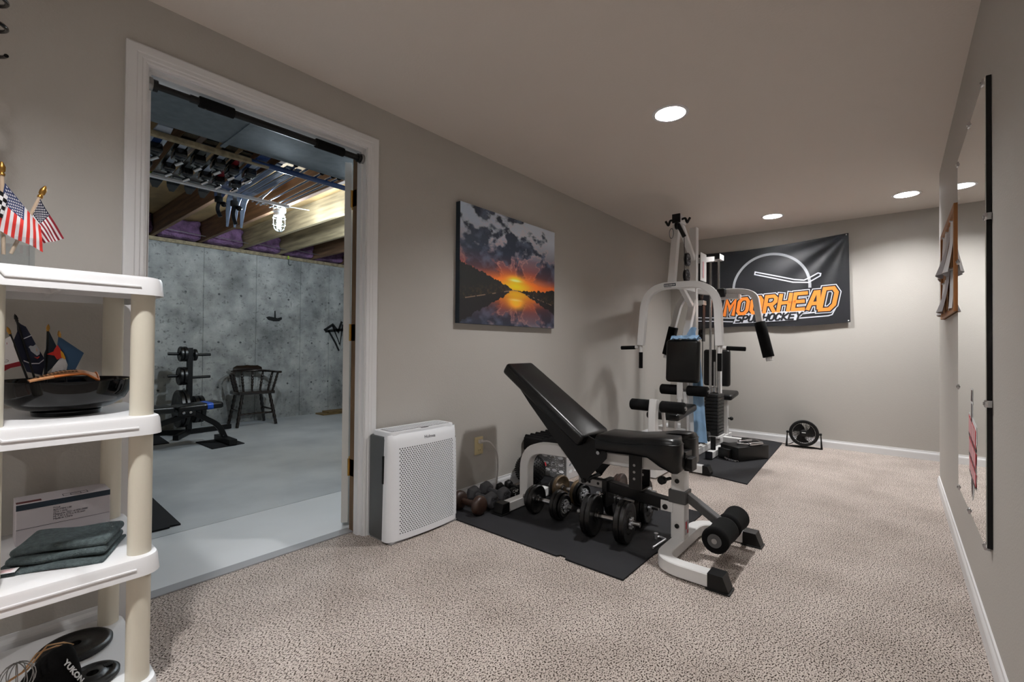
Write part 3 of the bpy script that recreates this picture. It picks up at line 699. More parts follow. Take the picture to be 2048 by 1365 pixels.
# --- third shelf: carton and towel
ZT = .4105
t = thing('carton', 'white shipping carton with navy stripe on the third shelf', 'box', (.209, 2.0, ZT))
b = BM(); bb(b, .105, .313, 1.952, 2.055, ZT, .531, bev=.0015); part(t, 'body', b, 'carton')
b = BM(); bb(b, .1052, .3128, 1.9512, 1.9522, .513, .5295); part(t, 'stripe', b, 'ink_navy')
b = BM(); bb(b, .106, .158, 1.962, 1.982, .5309, .5317); part(t, 'printed_bar', b, 'ink_maroon')
b = BM(); bb(b, .15, .275, 1.9512, 1.9522, .4115, .4165); part(t, 'printed_bar', b, 'dark_void')
b = BM(); bb(b, .106, .312, 1.9514, 1.9522, .4575, .4583); part(t, 'seam', b, 'ink_grey')
for k, (s_, sz) in enumerate((('P.O.#', .0062), ('BLD-ITEM 1.00', .0062), ('I.D.# 1 (2/2)', .0062), ('Measures 2021 # 000-0000', .0068), ('M: 7.20 x 4.72 x 4.75 inch', .0068), ('Made in China', .0072))):
    part(t, 'print', text_bm(s_, sz*1.15, basis((.182, 1.9518, .5045-k*.0068), (1, 0, 0), (0, 0, 1)), .0002, align='LEFT', spacing=.9), 'ink_grey')
b = BM()
for (x0, x1, y0, y1) in ((.205, .262, 1.966, 1.9675), (.205, .262, 1.992, 1.9935), (.205, .2065, 1.9675, 1.992), (.2605, .262, 1.9675, 1.992), (.222, .2235, 1.9675, 1.985), (.245, .2465, 1.9675, 1.985), (.222, .2465, 1.984, 1.9855)): bb(b, x0, x1, y0, y1, .5309, .5315)
part(t, 'printed_frame', b, 'ink_grey', kind='stuff')
t = thing('towel', 'dark grey green folded terry towel in front of the carton', 'towel', (.196, 1.775, ZT), -.44, world=False)
def terry(name, cx, cy_, cz, sx, sy_, sz_, seed, r=.012):
    b = BM(); pad(b, (cx, cy_, cz), (sx, sy_, sz_), min(r, sz_*.49), seg=3); bmesh.ops.subdivide_edges(b, edges=[e for e in b.edges if e.calc_length() > .03], cuts=7, use_grid_fill=True)
    for v in b.verts: v.co.z += .0028*math.sin(v.co.x*42+seed)*math.cos(v.co.y*30+seed*2); v.co.y += .003*math.sin(v.co.x*36+seed*3)
    part(t, name, b, 'towel_teal', 60)
terry('hem_layer', -.004, -.006, .005, .222, .185, .009, 1, .004); terry('fold', 0, .006, .021, .205, .155, .020, 2); terry('fold', .003, .014, .043, .202, .145, .022, 5)
b = BM(); M = basis((-.088, -.092, .0125), (1, .1, 0), (-.1, 1, 0)); box(b, None, (.042, .03, .0008), M=M); part(t, 'care_label', b, 'paper', label='white care label')
b = BM()
for k in range(5): box(b, None, (.03-(k % 2)*.008, .0016, .0004), M=M @ Matrix.Translation((0, .009-k*.0045, .0006)))
part(t, 'print', b, 'decal_pink', kind='stuff')
# --- bottom shelf: plates, pouch, whisk
ZB = .0555
def wplate(name, label, c, r, th, hole=.014, tilt=None, group=None):
    t = thing(name, label, 'weight plate', c, 0, group, world=False)
    b = BM(); lathe(b, [(hole, 0), (r-.006, 0), (r, .005), (r, th-.005), (r-.006, th), (r-.014, th), (r-.018, th-.003), (hole+.018, th-.003), (hole+.014, th), (hole, th), (hole, 0)], n=48); part(t, 'disc', b, 'iron_black', 40); return t
wplate('weight_plate', 'larger black iron weight plate lying flat at the back of the lowest shelf', (.236, 1.945, ZB), .088, .020, group='plates on the lowest shelf')
t2 = wplate('weight_plate', 'smaller black iron weight plate lying flat at the front of the lowest shelf', (.247, 1.738, ZB), .060, .018, group='plates on the lowest shelf')
b = BM(); bb(b, .026, .046, .004, .022, .0155, .0188, bev=.001)
for k in range(3): bb(b, .029+.005*k, .032+.005*k, .007, .019, .0186, .0196)
part(t2, 'cast_badge', b, 'black_metal', kind='stuff')
t = thing('black_pouch', 'black padded pouch with white lettering on the lowest shelf', 'pouch', (.165, 1.755, ZB))
b = BM(); rings = []
for k, (z, sx, sy_, ox) in enumerate(((0, .068, .045, -.005), (.03, .066, .044, -.004), (.06, .052, .036, .004), (.085, .036, .028, .014), (.098, .022, .018, .022), (.104, .008, .008, .028))):
    rings.append([b.verts.new((.165+ox+sx*math.copysign(abs(math.cos(a))**.7, math.cos(a)), 1.765+ox*.5+sy_*math.copysign(abs(math.sin(a))**.7, math.sin(a)), ZB+z)) for a in [2*PI*i/24 for i in range(24)]])
for a, c in zip(rings, rings[1:]):
    for i in range(24): b.faces.new((a[i], a[(i+1) % 24], c[(i+1) % 24], c[i]))
b.faces.new(rings[0][::-1]); b.faces.new(rings[-1]); pch = part(t, 'body', b, 'black_foam', 60)
part(t, 'lettering', text_bm('YUKON', .021, basis((.207, 1.7265, ZB+.048), (.50, -.25, -.95), (.62, .75, .12)), .0006, off=.0008), 'paint_white')
t = thing('wire_whisk', 'small wire whisk with an elastic band on the lowest shelf', 'whisk', (.09, 1.695, ZB))
wc = Vector((.098, 1.690, ZB+.105))
for k in range(6):
    a = k*PI/6; pts = [wc+Vector((.034*math.cos(q)*math.cos(a), .026*math.cos(q)*math.sin(a), .040*math.sin(q))) for q in [2*PI*i/20 for i in range(20)]]
    b = BM(); tube(b, pts, .0011, 6, closed=True); part(t, 'wire_loop', b, 'steel', 60)
b = BM(); tube(b, [wc+V(-.02, 0, 0), wc+V(.02, .02, .004), (.16, 1.79, ZB+.115), (.20, 1.86, ZB+.075), (.228, 1.925, ZB+.028), (.222, 1.93, ZB+.028), (.185, 1.86, ZB+.072), (.14, 1.78, ZB+.108), wc+V(.01, .02, .0), wc+V(-.02, .004, -.004)], .0022, 8); part(t, 'elastic_band', b, 'rubber_band', 60)
b = BM(); cyl(b, wc+V(0, 0, -.036), (.095, 1.690, ZB), .007, n=12); part(t, 'handle', b, 'wood_dowel', 40)
# hoop leaning on the shelves
b = BM(); pts = [(-.352+.40*math.cos(a), 1.50+.045*math.sin(a), .408+.398*math.sin(a)) for a in [2*PI*i/64 for i in range(64)]]
tube(b, pts, .009, 10, closed=True); solo('exercise_hoop', b, 'orange', 'orange exercise hoop leaning on the shelving unit at the left edge', 'hoop', smooth=60)

# ------------------------------------------------------------------ pull-up bar in the doorway
t = thing('pull_up_bar', 'black doorway pull-up bar with foam grips', 'pull-up bar', (.9, 2.195, 1.985))
zb, yb = 1.992, 2.183
b = BM(); cyl(b, (.465, yb, zb), (.72, yb, zb), .0125, n=20); part(t, 'inner_tube', b, 'black_metal', 40)
b = BM(); cyl(b, (.575, yb, zb), (1.325, yb, zb), .0155, n=20); part(t, 'outer_tube', b, 'black_metal', 40)
for x0, x1 in ((.605, .735), (1.095, 1.245)):
    b = BM(); cyl(b, (x0, yb, zb), (x1, yb, zb), .0225, n=24, bev=.004); part(t, 'foam_grip', b, 'black_foam', 40)
for x0, x1, s in ((.4365, .452, 1), (1.340, 1.3555, -1)):
    b = BM(); cyl(b, (x0, yb, zb), (x1, yb, zb), .026, n=28, bev=.002); part(t, 'end_cup', b, 'steel', 40)
    b = BM(); q = (x1 if s > 0 else x0); cyl(b, (q-.001*s, yb, zb), (q+.016*s, yb, zb), .022, n=24); part(t, 'rubber_ring', b, 'black_plastic', 40)
# ------------------------------------------------------------------ rubber mats
def flatmat(name, pts, th, label, z=0.0, mats='rubber_mat', group=None):
    b = BM(); extr(b, pts, Matrix.Translation((0, 0, z)), th, bev=.0015); return solo(name, b, mats, label, 'mat', group)
MT = .008
flatmat('rubber_mat', [(1.828, .90), (2.15, .899), (2.2, .892), (2.885, .896), (2.90, 2.08), (1.832, 2.09), (1.829, 1.245), (1.850, 1.235), (1.850, 1.205), (1.828, 1.195)], MT, 'black rubber mat under the weight bench and dumbbells')
flatmat('rubber_mat', [(3.70, .842), (5.56, .925), (5.56, 2.11), (3.99, 2.11)], MT, 'black rubber mat under the home gym')

# ------------------------------------------------------------------ weight bench
B0 = MT
wb = thing('weight_bench', 'white framed incline weight bench with black vinyl pads', 'bench', (2.3, 1.3, 0))
W = .062
# front base: U of square tube with splayed ends
b = BM(); zc = .034
path = fillet([(2.03, .60, zc), (2.03, .828, zc), (2.60, .828, zc), (2.60, .60, zc)], .15, 8); sweep(b, path, rect(W, .056)); part(wb, 'front_base', b, 'white_enamel', 35)
def endcap(cx, y0, y1, parent=wb):
    b = BM(); s = 1 if y1 > y0 else -1
    poly = [(0, 0), (.098, 0), (.075, .066), (0, .066)]
    extr(b, poly, basis((cx-.036*s*-1 if False else cx+.036, y0, .004), (0, s, 0), (0, 0, 1)) if s < 0 else basis((cx-.036, y0, .004), (0, s, 0), (0, 0, 1)), .072, bev=.003)
    return b
for cx in (2.03, 2.60):
    b = BM(); a = [(-.036, 0), (.036, 0)]
    vs = [[b.verts.new((cx+x, .605, z)) for x, z in ((-.035, .003), (.035, .003), (.035, .068), (-.035, .068))], [b.verts.new((cx+x, .545, z)) for x, z in ((-.035, .003), (.035, .003), (.035, .068), (-.035, .068))], [b.verts.new((cx+x, .523, z)) for x, z in ((-.033, .003), (.033, .003), (.033, .012), (-.033, .012))]]
    for p, q in zip(vs, vs[1:]):
        for k in range(4): b.faces.new((p[k], p[(k+1) % 4], q[(k+1) % 4], q[k]))
    b.faces.new(vs[0][::-1]); b.faces.new(vs[-1])
    bb(b, cx-.039, cx+.039, .517, .612, 0, .007, bev=.002); part(wb, 'foot_cap', b, 'black_plastic', label='black rubber foot cap')
# front post
b = BM(); bb(b, 2.267, 2.333, .795, .862, .06, .462, bev=.004); part(wb, 'front_post', b, 'white_enamel', 35)
b = BM(); bb(b, 2.2635, 2.3365, .758, .797, .402, .466, bev=.004); part(wb, 'tube_plug', b, 'black_plastic')
b = BM(); bb(b, 2.27, 2.33, .797, 1.56, .402, .458, bev=.003) if False else None
# main rail: rises from rear leg, bends, runs to the front post
b = BM(); rail = fillet([(2.3, 1.797, .035), (2.3, 1.797, .372), (2.3, 1.50, .386), (2.3, 1.02, .398), (2.3, .80, .432)], .16, 9)
sweep(b, rail, rect(.064, .064), up=(1, 0, 0)); part(wb, 'main_rail', b, 'white_enamel', 35)
b = BM(); sweep(b, [(2.10, 1.803, .04), (2.52, 1.803, .04)], rect(.056, .056)); part(wb, 'rear_base', b, 'white_enamel', 35)
for cx, s in ((2.10, -1), (2.52, 1)):
    b = BM(); vs = []
    for x, zt in ((cx-.004*s, .073), (cx+.052*s, .073), (cx+.068*s, .025)): vs.append([b.verts.new((x, y, z)) for y, z in ((1.770, .01), (1.836, .01), (1.836, zt), (1.770, zt))])
    for p, q in zip(vs, vs[1:]):
        for k in range(4): b.faces.new((p[k], p[(k+1) % 4], q[(k+1) % 4], q[k]))
    b.faces.new(vs[0][::-1]); b.faces.new(vs[-1]); bb(b, min(cx-.004*s, cx+.074*s), max(cx-.004*s, cx+.074*s), 1.764, 1.842, MT, MT+.007, bev=.002); part(wb, 'foot_cap', b, 'black_plastic', label='black rubber foot cap')
# lower black beam with bracket
b = BM(); sweep(b, [(2.3, .87, .212), (2.3, 1.245, .241)], rect(.052, .058)); part(wb, 'lower_beam', b, 'black_metal', 35)
b = BM(); sweep(b, [(2.3, 1.225, .241), (2.3, 1.40, .242)], rect(.044, .046)); lb = part(wb, 'slide_bar', b, 'joist_pale' if False else 'steel', 35)
for y in (1.275, 1.33, 1.375):
    b = BM(); cyl(b, (2.2765, y, .243), (2.2785, y, .243), .008, n=12); part(lb, 'adjustment_hole', b, 'dark_void')
b = BM(); bb(b, 2.262, 2.27, .852, .912, .186, .238, bev=.002); pl = part(wb, 'bracket', b, 'white_enamel')
b = BM(); cyl(b, (2.263, .888, .208), (2.255, .888, .208), .013, n=16, bev=.002); part(pl, 'bolt', b, 'black_metal', 40)
b = BM(); bb(b, 2.255, 2.345, 1.21, 1.24, .13, .276, bev=.003); part(wb, 'support_plate', b, 'black_metal')
b = BM(); cyl(b, (2.25, 1.225, .205), (2.205, 1.225, .215), .010, n=14, bev=.002); cyl(b, (2.21, 1.225, .214), (2.19, 1.225, .218), .014, n=14, bev=.003); part(wb, 'pull_pin', b, 'chrome', 40, label='chrome pull pin')
for y, z in ((.83, .125), (.83, .345)):
    b = BM(); cyl(b, (2.268, y, z), (2.259, y, z), .011, n=16, bev=.002); part(wb, 'bolt', b, 'black_metal', 40)
# warning label on the post
b = BM(); bb(b, 2.28, 2.322, .7935, .7952, .085, .15); lab = part(wb, 'warning_label', b, 'paper_grey', label='small warning label')
b = BM(); bb(b, 2.282, 2.30, .793, .7936, .112, .148); bb(b, 2.304, 2.32, .793, .7936, .088, .105); part(lab, 'print', b, 'decal_red', kind='stuff')
# knob behind post
b = BM(); cyl(b, (2.267, .865, .352), (2.22, .88, .352), .008, n=12); cyl(b, (2.222, .88, .352), (2.195, .886, .352), .020, n=20, bev=.004); part(wb, 'adjusting_knob', b, 'black_plastic', 40)
# leg developer arm with foam rollers
b = BM(); bb(b, 2.258, 2.342, .786, .872, .236, .300, bev=.004); part(wb, 'clamp_collar', b, 'grey_metal', label='grey steel collar')
b = BM(); sweep(b, [(2.31, .80, .272), (2.325, .618, .155)], rect(.038, .05), up=(1, 0, 0)); part(wb, 'roller_arm', b, 'grey_metal', 35)
b = BM(); cyl(b, (2.135, .618, .150), (2.56, .618, .150), .012, n=12); ax = part(wb, 'roller_axle', b, 'steel', 40)
for x0, x1 in ((2.140, 2.318), (2.342, 2.52)):
    b = BM(); n = 28; L = x1-x0
    lathe(b, [(.03, 0), (.050, .0), (.058, .008), (.058, .02), (.054, L*.5), (.058, L-.02), (.058, L-.008), (.050, L), (.03, L), (.03, 0)], axisM((x0, .618, .150), (1, 0, 0)), n=n); fr = part(wb, 'foam_roller', b, 'black_foam', 50)
    b = BM(); cyl(b, (x0-.002, .618, .150), (x0+.004, .618, .150), .030, n=24); part(fr, 'roller_plug', b, 'grey_metal', 40)
# seat pad: T-notched front
b = BM()
def seat_shape():
    # outline in (x, y): rear straight, widens at the front with a notch for the leg arm
    return [(-.112, .20), (.112, .20), (.122, .16), (.124, 0), (.140, -.10), (.158, -.17), (.160, -.235), (.142, -.262), (.075, -.262), (.048, -.245), (.040, -.21), (.034, -.165), (0, -.155), (-.034, -.165), (-.040, -.21), (-.048, -.245), (-.075, -.262), (-.142, -.262), (-.160, -.235), (-.158, -.17), (-.140, -.10), (-.124, 0), (-.122, .16)]
M = Matrix.Translation((2.3, 1.045, .455)) @ Matrix.Rotation(math.radians(-2), 4, 'X')
pl_ = seat_shape(); n = len(pl_); rings = []
for ins, z in ((.010, 0), (0, .012), (0, .055), (.006, .072), (.022, .083), (.045, .087)):
    cen = Vector((0, -.02)); ring = []
    for k, (x, y) in enumerate(pl_):
        p = Vector((x, y)); a = Vector(pl_[k-1]); c = Vector(pl_[(k+1) % n]); tn = (c-a).normalized(); nn = Vector((tn.y, -tn.x))
        q = p+nn*ins*(-1 if nn.dot(p-cen) > 0 else 1) if True else p
        if ins > .02: q = p.lerp(Vector((p.x*.75, p.y*.9-.002)), ins/.06) if abs(p.x) > .05 or p.y > -.1 else p.lerp(Vector((0, p.y+.02)), ins/.1)
        zz = z + .020*max(0, min(1, (-p.y-.02)/.16))*(1 if z > .03 else 0) - (.055*max(0, min(1, (-p.y-.10)/.12)) if z <= .012 else 0)
        ring.append(b.verts.new(M @ Vector((q.x, q.y, zz))))
    rings.append(ring)
for a, c in zip(rings, rings[1:]):
    for k in range(n): b.faces.new((a[k], a[(k+1) % n], c[(k+1) % n], c[k]))
b.faces.new(rings[0][::-1]); b.faces.new(rings[-1])
bmesh.ops.triangulate(b, faces=[f for f in b.faces if len(f.verts) > 4])
st = part(wb, 'seat', b, 'black_vinyl', 55)
b = BM(); tube(b, [M @ Vector((x*1.006, y*1.004, .058+.020*max(0, min(1, (-y-.02)/.16)))) for x, y in pl_], .0022, 6, closed=True); part(st, 'piping', b, 'black_vinyl', 60)
b = BM(); bb(b, 2.262, 2.338, .80, 1.21, .438, .455, bev=.003); part(wb, 'seat_plate', b, 'black_metal')
b = BM(); bb(b, 2.255, 2.345, .785, .84, .462, .495, bev=.003); part(wb, 'leg_arm_socket', b, 'black_metal')
# seat drop brackets (black, with holes)
for x in (2.246, 2.350):
    b = BM(); bb(b, x-.004, x+.004, 1.005, 1.075, .268, .45, bev=.001); br = part(wb, 'drop_bracket', b, 'black_metal')
    for z in (.39, .355, .32):
        b = BM(); cyl(b, (x-.0048, 1.045, z), (x-.0038, 1.045, z), .007, n=12); part(br, 'hole', b, 'steel')
b = BM(); bb(b, 2.242, 2.354, 1.005, 1.075, .262, .268); part(wb, 'drop_bracket_web', b, 'black_metal')
# incline backrest
p0 = Vector((2.3, 1.292, .515)); p1 = Vector((2.3, 1.862, .902)); d = (p1-p0); L = d.length; d.normalize(); nrm = Vector((0, -d.z, d.y))
M = basis((p0+p1)/2-nrm*.038, (1, 0, 0), d)   # local z = normal direction
b = BM(); bmx = Matrix(M); box(b, None, (.295, L, .076), bev=.022, seg=4, M=bmx)
for v in b.verts:
    loc = bmx.inverted() @ v.co; k = (loc.y/L+.5); loc.x *= 1-.14*k; v.co = bmx @ loc
bk = part(wb, 'backrest', b, 'black_vinyl', 50)
for s in (-1, 1):
    b = BM(); zz = .026 if M.col[2].xyz.dot(nrm) > 0 else -.026
    tube(b, [M @ Vector((s*.1475*(1-.14*(y/L+.5)), y, zz*.75)) for y in [(-.5+.05+k*.09)*L for k in range(11)]], .0022, 6); part(bk, 'piping', b, 'black_vinyl', 60)
# black side gusset plates and pivot under the backrest
for x in (2.215, 2.385):
    b = BM(); pts = [(1.26, .500), (1.213, .465), (1.186, .430), (1.190, .405), (1.28, .305), (1.320, .250), (1.334, .256), (1.418, .358), (1.548, .488), (1.71, .655), (1.866, .832), (1.855, .862), (1.42, .55)]
    extr(b, [(y, z) for y, z in pts], basis((x-.003, 0, 0), (0, 1, 0), (0, 0, 1)), .006, bev=.001); part(wb, 'gusset_plate', b, 'black_metal')
b = BM(); cyl(b, (2.200, 1.235, .432), (2.400, 1.235, .432), .010, n=14); part(wb, 'pivot_bolt', b, 'chrome', 40)
b = BM(); cyl(b, (2.200, 1.326, .264), (2.400, 1.326, .264), .012, n=14); part(wb, 'lower_pivot_bolt', b, 'black_metal', 40)

# ------------------------------------------------------------------ adjustable dumbbells (axis along local y)
def dumbbell(label, loc, rz, plates, hs, matl='iron_black', inner=None, collars=True, barlen=.40, roll=0.0, group='adjustable dumbbells on the mat'):
    R_ = max(r for r, t in plates); t = thing('dumbbell', label, 'dumbbell', loc, rz, group, world=False); z = R_
    b = BM(); cyl(b, (0, -barlen/2, z), (0, barlen/2, z), .0125, n=16); part(t, 'bar', b, 'steel', 40)
    b = BM(); cyl(b, (0, -hs, z), (0, hs, z), .0145, n=18); part(t, 'grip', b, 'chrome', 40)
    for s in (-1, 1):
        y = hs
        b = BM(); cyl(b, (0, s*(y-.006), z), (0, s*(y+.004), z), .02, n=18); part(t, 'inner_collar', b, 'chrome', 40)
        y += .004
        for i, (r, th) in enumerate(plates):
            b = BM(); lathe(b, [(.0128, 0), (r*.30, 0), (r*.33, .003), (r*.80, .003), (r*.86, 0), (r-.005, 0), (r, .005), (r, th-.005), (r-.005, th), (r*.86, th), (r*.80, th-.003), (r*.33, th-.003), (r*.30, th), (.0128, th), (.0128, 0)], axisM((0, s*y, z), (0, s, 0)), n=40)
            mt_ = inner if (inner and i == 0) else matl
            pt = part(t, 'plate', b, mt_, 40)
            if i == len(plates)-1:
                b = BM()
                for k in range(18):
                    a = k*2*PI/22+.6; q = Vector((.55*r*math.cos(a), s*(y+th-.0022), z+.55*r*math.sin(a))); rd = Vector((math.cos(a), 0, math.sin(a))); box(b, None, (.003, .008, .0012), M=basis(q, rd.cross(Vector((0, 1, 0))), rd))
                part(pt, 'cast_lettering', b, 'paint_white' if r < .08 else matl, kind='stuff')
            y += th
        if collars:
            b = BM(); cyl(b, (0, s*y, z), (0, s*(y+.016), z), .017, n=16)
            for k in range(6):
                a = k*PI/3+roll; cyl(b, (0+.022*math.cos(a), s*y, z+.022*math.sin(a)), (0+.022*math.cos(a), s*(y+.014), z+.022*math.sin(a)), .0085, n=10)
            part(t, 'star_collar', b, 'collar_steel', 40)
    return t
dumbbell('large black adjustable dumbbell nearest the front edge of the mat', (2.168, 1.155, MT), .12, [(.105, .028), (.103, .028)], .058, barlen=.34)
dumbbell('large black adjustable dumbbell under the low beam of the bench', (2.475, 1.185, MT), .10, [(.100, .028), (.092, .028)], .058, barlen=.34)
dumbbell('medium black adjustable dumbbell just in front of the rear bench leg', (2.215, 1.575, MT), .03, [(.083, .024), (.080, .022), (.066, .018)], .058, barlen=.34)
dumbbell('medium adjustable dumbbell with bronze plate face behind the others', (2.50, 1.605, MT), -.12, [(.079, .024), (.076, .022), (.062, .018)], .055, inner='iron_bronze', barlen=.33)
dumbbell('dark brown adjustable dumbbell at the far edge of the mat beyond the bench', (2.79, 1.315, MT), .06, [(.082, .026), (.075, .024)], .056, matl='iron_brown', barlen=.32)

# ------------------------------------------------------------------ small fixed dumbbells by the wall
def hexbell(label, loc, rz, r, hl, gl_, m_, txt=None, rnd=6, tm='black_plastic', ang=.26, group='small dumbbells lined up by the wall'):
    t = thing('small_dumbbell', label, 'dumbbell', loc, rz, group, world=False); z = r*.94
    b = BM(); cyl(b, (0, -gl_/2-.01, z), (0, gl_/2+.01, z), r*.33, n=14); part(t, 'handle', b, m_, 40)
    for s in (-1, 1):
        b = BM(); ys = [(0, .62), (.012, .92), (.02, 1.0), (hl-.02, 1.0), (hl-.010, .93), (hl, .74)]; rings = []
        for y, k in ys: rings.append([b.verts.new((r*k*math.cos(a+ang), s*(gl_/2+y), z+r*k*math.sin(a+ang))) for a in [2*PI*i/rnd for i in range(rnd)]])
        for p, q in zip(rings, rings[1:]):
            for i in range(rnd): b.faces.new((p[i], p[(i+1) % rnd], q[(i+1) % rnd], q[i]))
        b.faces.new(rings[0]); b.faces.new(rings[-1][::-1])
        bmesh.ops.bevel(b, geom=list(b.edges), offset=.003, segments=2, affect='EDGES', profile=.5) if rnd < 10 else None
        hd = part(t, 'head', b, m_, 45 if rnd < 10 else 60)
        if txt and s == -1:
            Mx = basis((0, -(gl_/2+hl+.0006), z), (1, 0, 0), (0, 0, 1))
            part(hd, 'lettering', text_bm('CAP', .026, Mx @ Matrix.Translation((0, .014, 0)), .0004), tm); part(hd, 'lettering', text_bm(txt, .03, Mx @ Matrix.Translation((0, -.014, 0)), .0004), tm)
    return t
hexbell('brown round-headed iron dumbbell next to the air purifier', (1.962, 1.968, MT), .06, .057, .056, .10, 'iron_brown', rnd=24)
hexbell('grey hex dumbbell marked 10, nearest the air purifier', (2.100, 1.990, MT), -.10, .052, .064, .10, 'neoprene_grey', '10')
hexbell('grey hex dumbbell marked 10, second from the air purifier', (2.226, 2.0, MT), -.10, .052, .064, .10, 'neoprene_grey', '10')
hexbell('small black hex dumbbell with white mark beside the grey ones', (2.345, 2.00, MT), -.16, .036, .045, .09, 'black_plastic', '5', tm='paint_white')
hexbell('small black hex dumbbell closest to the bench leg', (2.435, 2.00, MT), -.14, .036, .045, .09, 'black_plastic')

# ------------------------------------------------------------------ things behind the bench
t = thing('medicine_ball', 'black knobby medicine ball behind the rear bench leg', 'ball', (2.63, 2.022, MT), .3, world=False)
b = BM(); sph(b, (0, 0, .112), .108, 36, 24); part(t, 'shell', b, 'black_plastic', 60)
b = BM(); gold_ = PI*(3-math.sqrt(5))
for k in range(420):
    z = 1-2*(k+.5)/420; r = math.sqrt(1-z*z); a = gold_*k; p = Vector((r*math.cos(a), r*math.sin(a), z)); q = Vector((0, 0, .112))+p*.108
    if q.z > .008: cyl(b, q-p*.002, q+p*.0035, .0048, r2=.0034, n=6)
part(t, 'knobs', b, 'black_foam', kind='stuff')
b = BM(); M = basis((0.035, -.1015, .150), (1, .33, 0), (0, .34, .94)); extr(b, [(-.02, -.01), (.02, -.01), (.014, .012), (-.014, .012)], M, .006); part(t, 'badge', b, 'decal_red', label='small red badge')
t = thing('laundry_basket', 'white plastic basket with oval cut-outs against the wall', 'basket', (3.08, 2.0, 0))
# basket walls built as strips so the cut-outs are open
def bwall(pa, pb, qa, qb, rows, cols):
    # pa,pb bottom corners; qa,qb top corners
    pa, pb, qa, qb = [Vector(v) for v in (pa, pb, qa, qb)]
    f = lambda u, v: pa*(1-u)*(1-v)+pb*u*(1-v)+qa*(1-u)*v+qb*u*v
    b = BM(); us = [0.0]; 
    for c in range(cols): us += [.06+c*(.88/cols)+.02, .06+(c+1)*(.88/cols)-.02]
    us += [1.0]; vs = [0.0]
    for r in range(rows): vs += [.14+r*(.74/rows)+.03, .14+(r+1)*(.74/rows)-.03]
    vs += [1.0]
    for i in range(len(us)-1):
        for j in range(len(vs)-1):
            u0, u1, v0, v1 = us[i], us[i+1], vs[j], vs[j+1]
            if i % 2 == 1 and j % 2 == 1:
                n = 12; cu_, cv = (u0+u1)/2, (v0+v1)/2; inn = []; out = []
                for k in range(n):
                    a = 2*PI*k/n; c_, s_ = math.cos(a), math.sin(a); q = 1/max(abs(c_), abs(s_))
                    out.append(b.verts.new(f(cu_+(u1-u0)/2*c_*q, cv+(v1-v0)/2*s_*q))); inn.append(b.verts.new(f(cu_+(u1-u0)/2*c_*.86, cv+(v1-v0)/2*s_*.62)))
                for k in range(n): b.faces.new((inn[k], inn[(k+1) % n], out[(k+1) % n], out[k]))
            else: b.faces.new([b.verts.new(f(*q)) for q in ((u0, v0), (u1, v0), (u1, v1), (u0, v1))])
    bmesh.ops.remove_doubles(b, verts=b.verts, dist=1e-5); thicken(b, .003); return b
bx0, bx1, by0, by1, tx0, tx1, ty0, ty1, tz = 2.915, 3.22, 1.90, 2.09, 2.855, 3.27, 1.862, 2.125, .226
Pb = [(bx0, by0, .004), (bx1, by0, .004), (bx1, by1, .004), (bx0, by1, .004)]; Pt = [(tx0, ty0, tz), (tx1, ty0, tz), (tx1, ty1, tz), (tx0, ty1, tz)]
for k in range(4): part(t, 'side', bwall(Pb[k], Pb[(k+1) % 4], Pt[k], Pt[(k+1) % 4], 3, 4 if k % 2 == 0 else 3), 'plastic_white')
b = BM(); sweep(b, Pt, rect(.014, .010, .002), closed=True); part(t, 'rim', b, 'plastic_white', 40)
b = BM(); bb(b, bx0, bx1, by0, by1, .001, .006); part(t, 'base', b, 'plastic_white')
t = thing('foam_block', 'black ribbed foam block lying on the white basket', 'foam block', (2.95, 2.05, .2335))
b = BM(); bb(b, 2.68, 3.25, 1.955, 2.128, .2335, .333, bev=.012); part(t, 'body', b, 'black_foam', 50)
for k in range(9):
    b = BM(); cyl(b, (2.71+k*.064, 1.958, .330), (2.71+k*.064, 2.125, .330), .016, n=12); part(t, 'ridge', b, 'black_foam', 50)
b = BM(); tube(b, fillet([(2.200, .924, .0145), (2.338, .914, .0145), (2.350, .950, .0145), (2.325, .960, .0145)], .008, 5), .006, 8); cyl(b, (2.325, .960, MT), (2.325, .960, .034), .007, n=10); cyl(b, (2.325, .960, .034), (2.325, .960, .038), .011, n=10); solo('hitch_pin', b, 'collar_steel', 'bent steel locking pin lying on the mat by the bench post', 'pin', smooth=40)

# ------------------------------------------------------------------ outlet and cord
t = thing('wall_outlet', 'almond duplex outlet low on the left wall', 'outlet', (2.226, YL-.003, .335))
b = BM(); bb(b, 2.188, 2.266, YL-.007, YL-.0005, .276, .394, bev=.003); part(t, 'cover_plate', b, 'almond', 40)
for z in (.305, .365):
    b = BM(); bb(b, 2.210, 2.244, YL-.010, YL-.006, z-.014, z+.014, bev=.003); oc = part(t, 'receptacle', b, 'almond', 40)
    b = BM(); bb(b, 2.219, 2.2215, YL-.0106, YL-.0098, z-.003, z+.006); bb(b, 2.2325, 2.235, YL-.0106, YL-.0098, z-.003, z+.006); part(oc, 'slot', b, 'dark_void', kind='stuff')
t = thing('power_cord', 'white power cord plugged into the almond outlet', 'cord', (2.30, YL-.05, 0))
b = BM(); bb(b, 2.212, 2.242, YL-.034, YL-.0105, .352, .378, bev=.005); part(t, 'plug', b, 'cord_white', 40)
b = BM(); tube(b, fillet([(2.227, YL-.03, .366), (2.25, YL-.075, .372), (2.32, YL-.085, .30), (2.36, YL-.06, .17), (2.37, YL-.035, .06), (2.385, YL-.03, .012), (2.46, YL-.022, .006)], .07, 8), .0058, 8); part(t, 'cable', b, 'cord_white', 60)

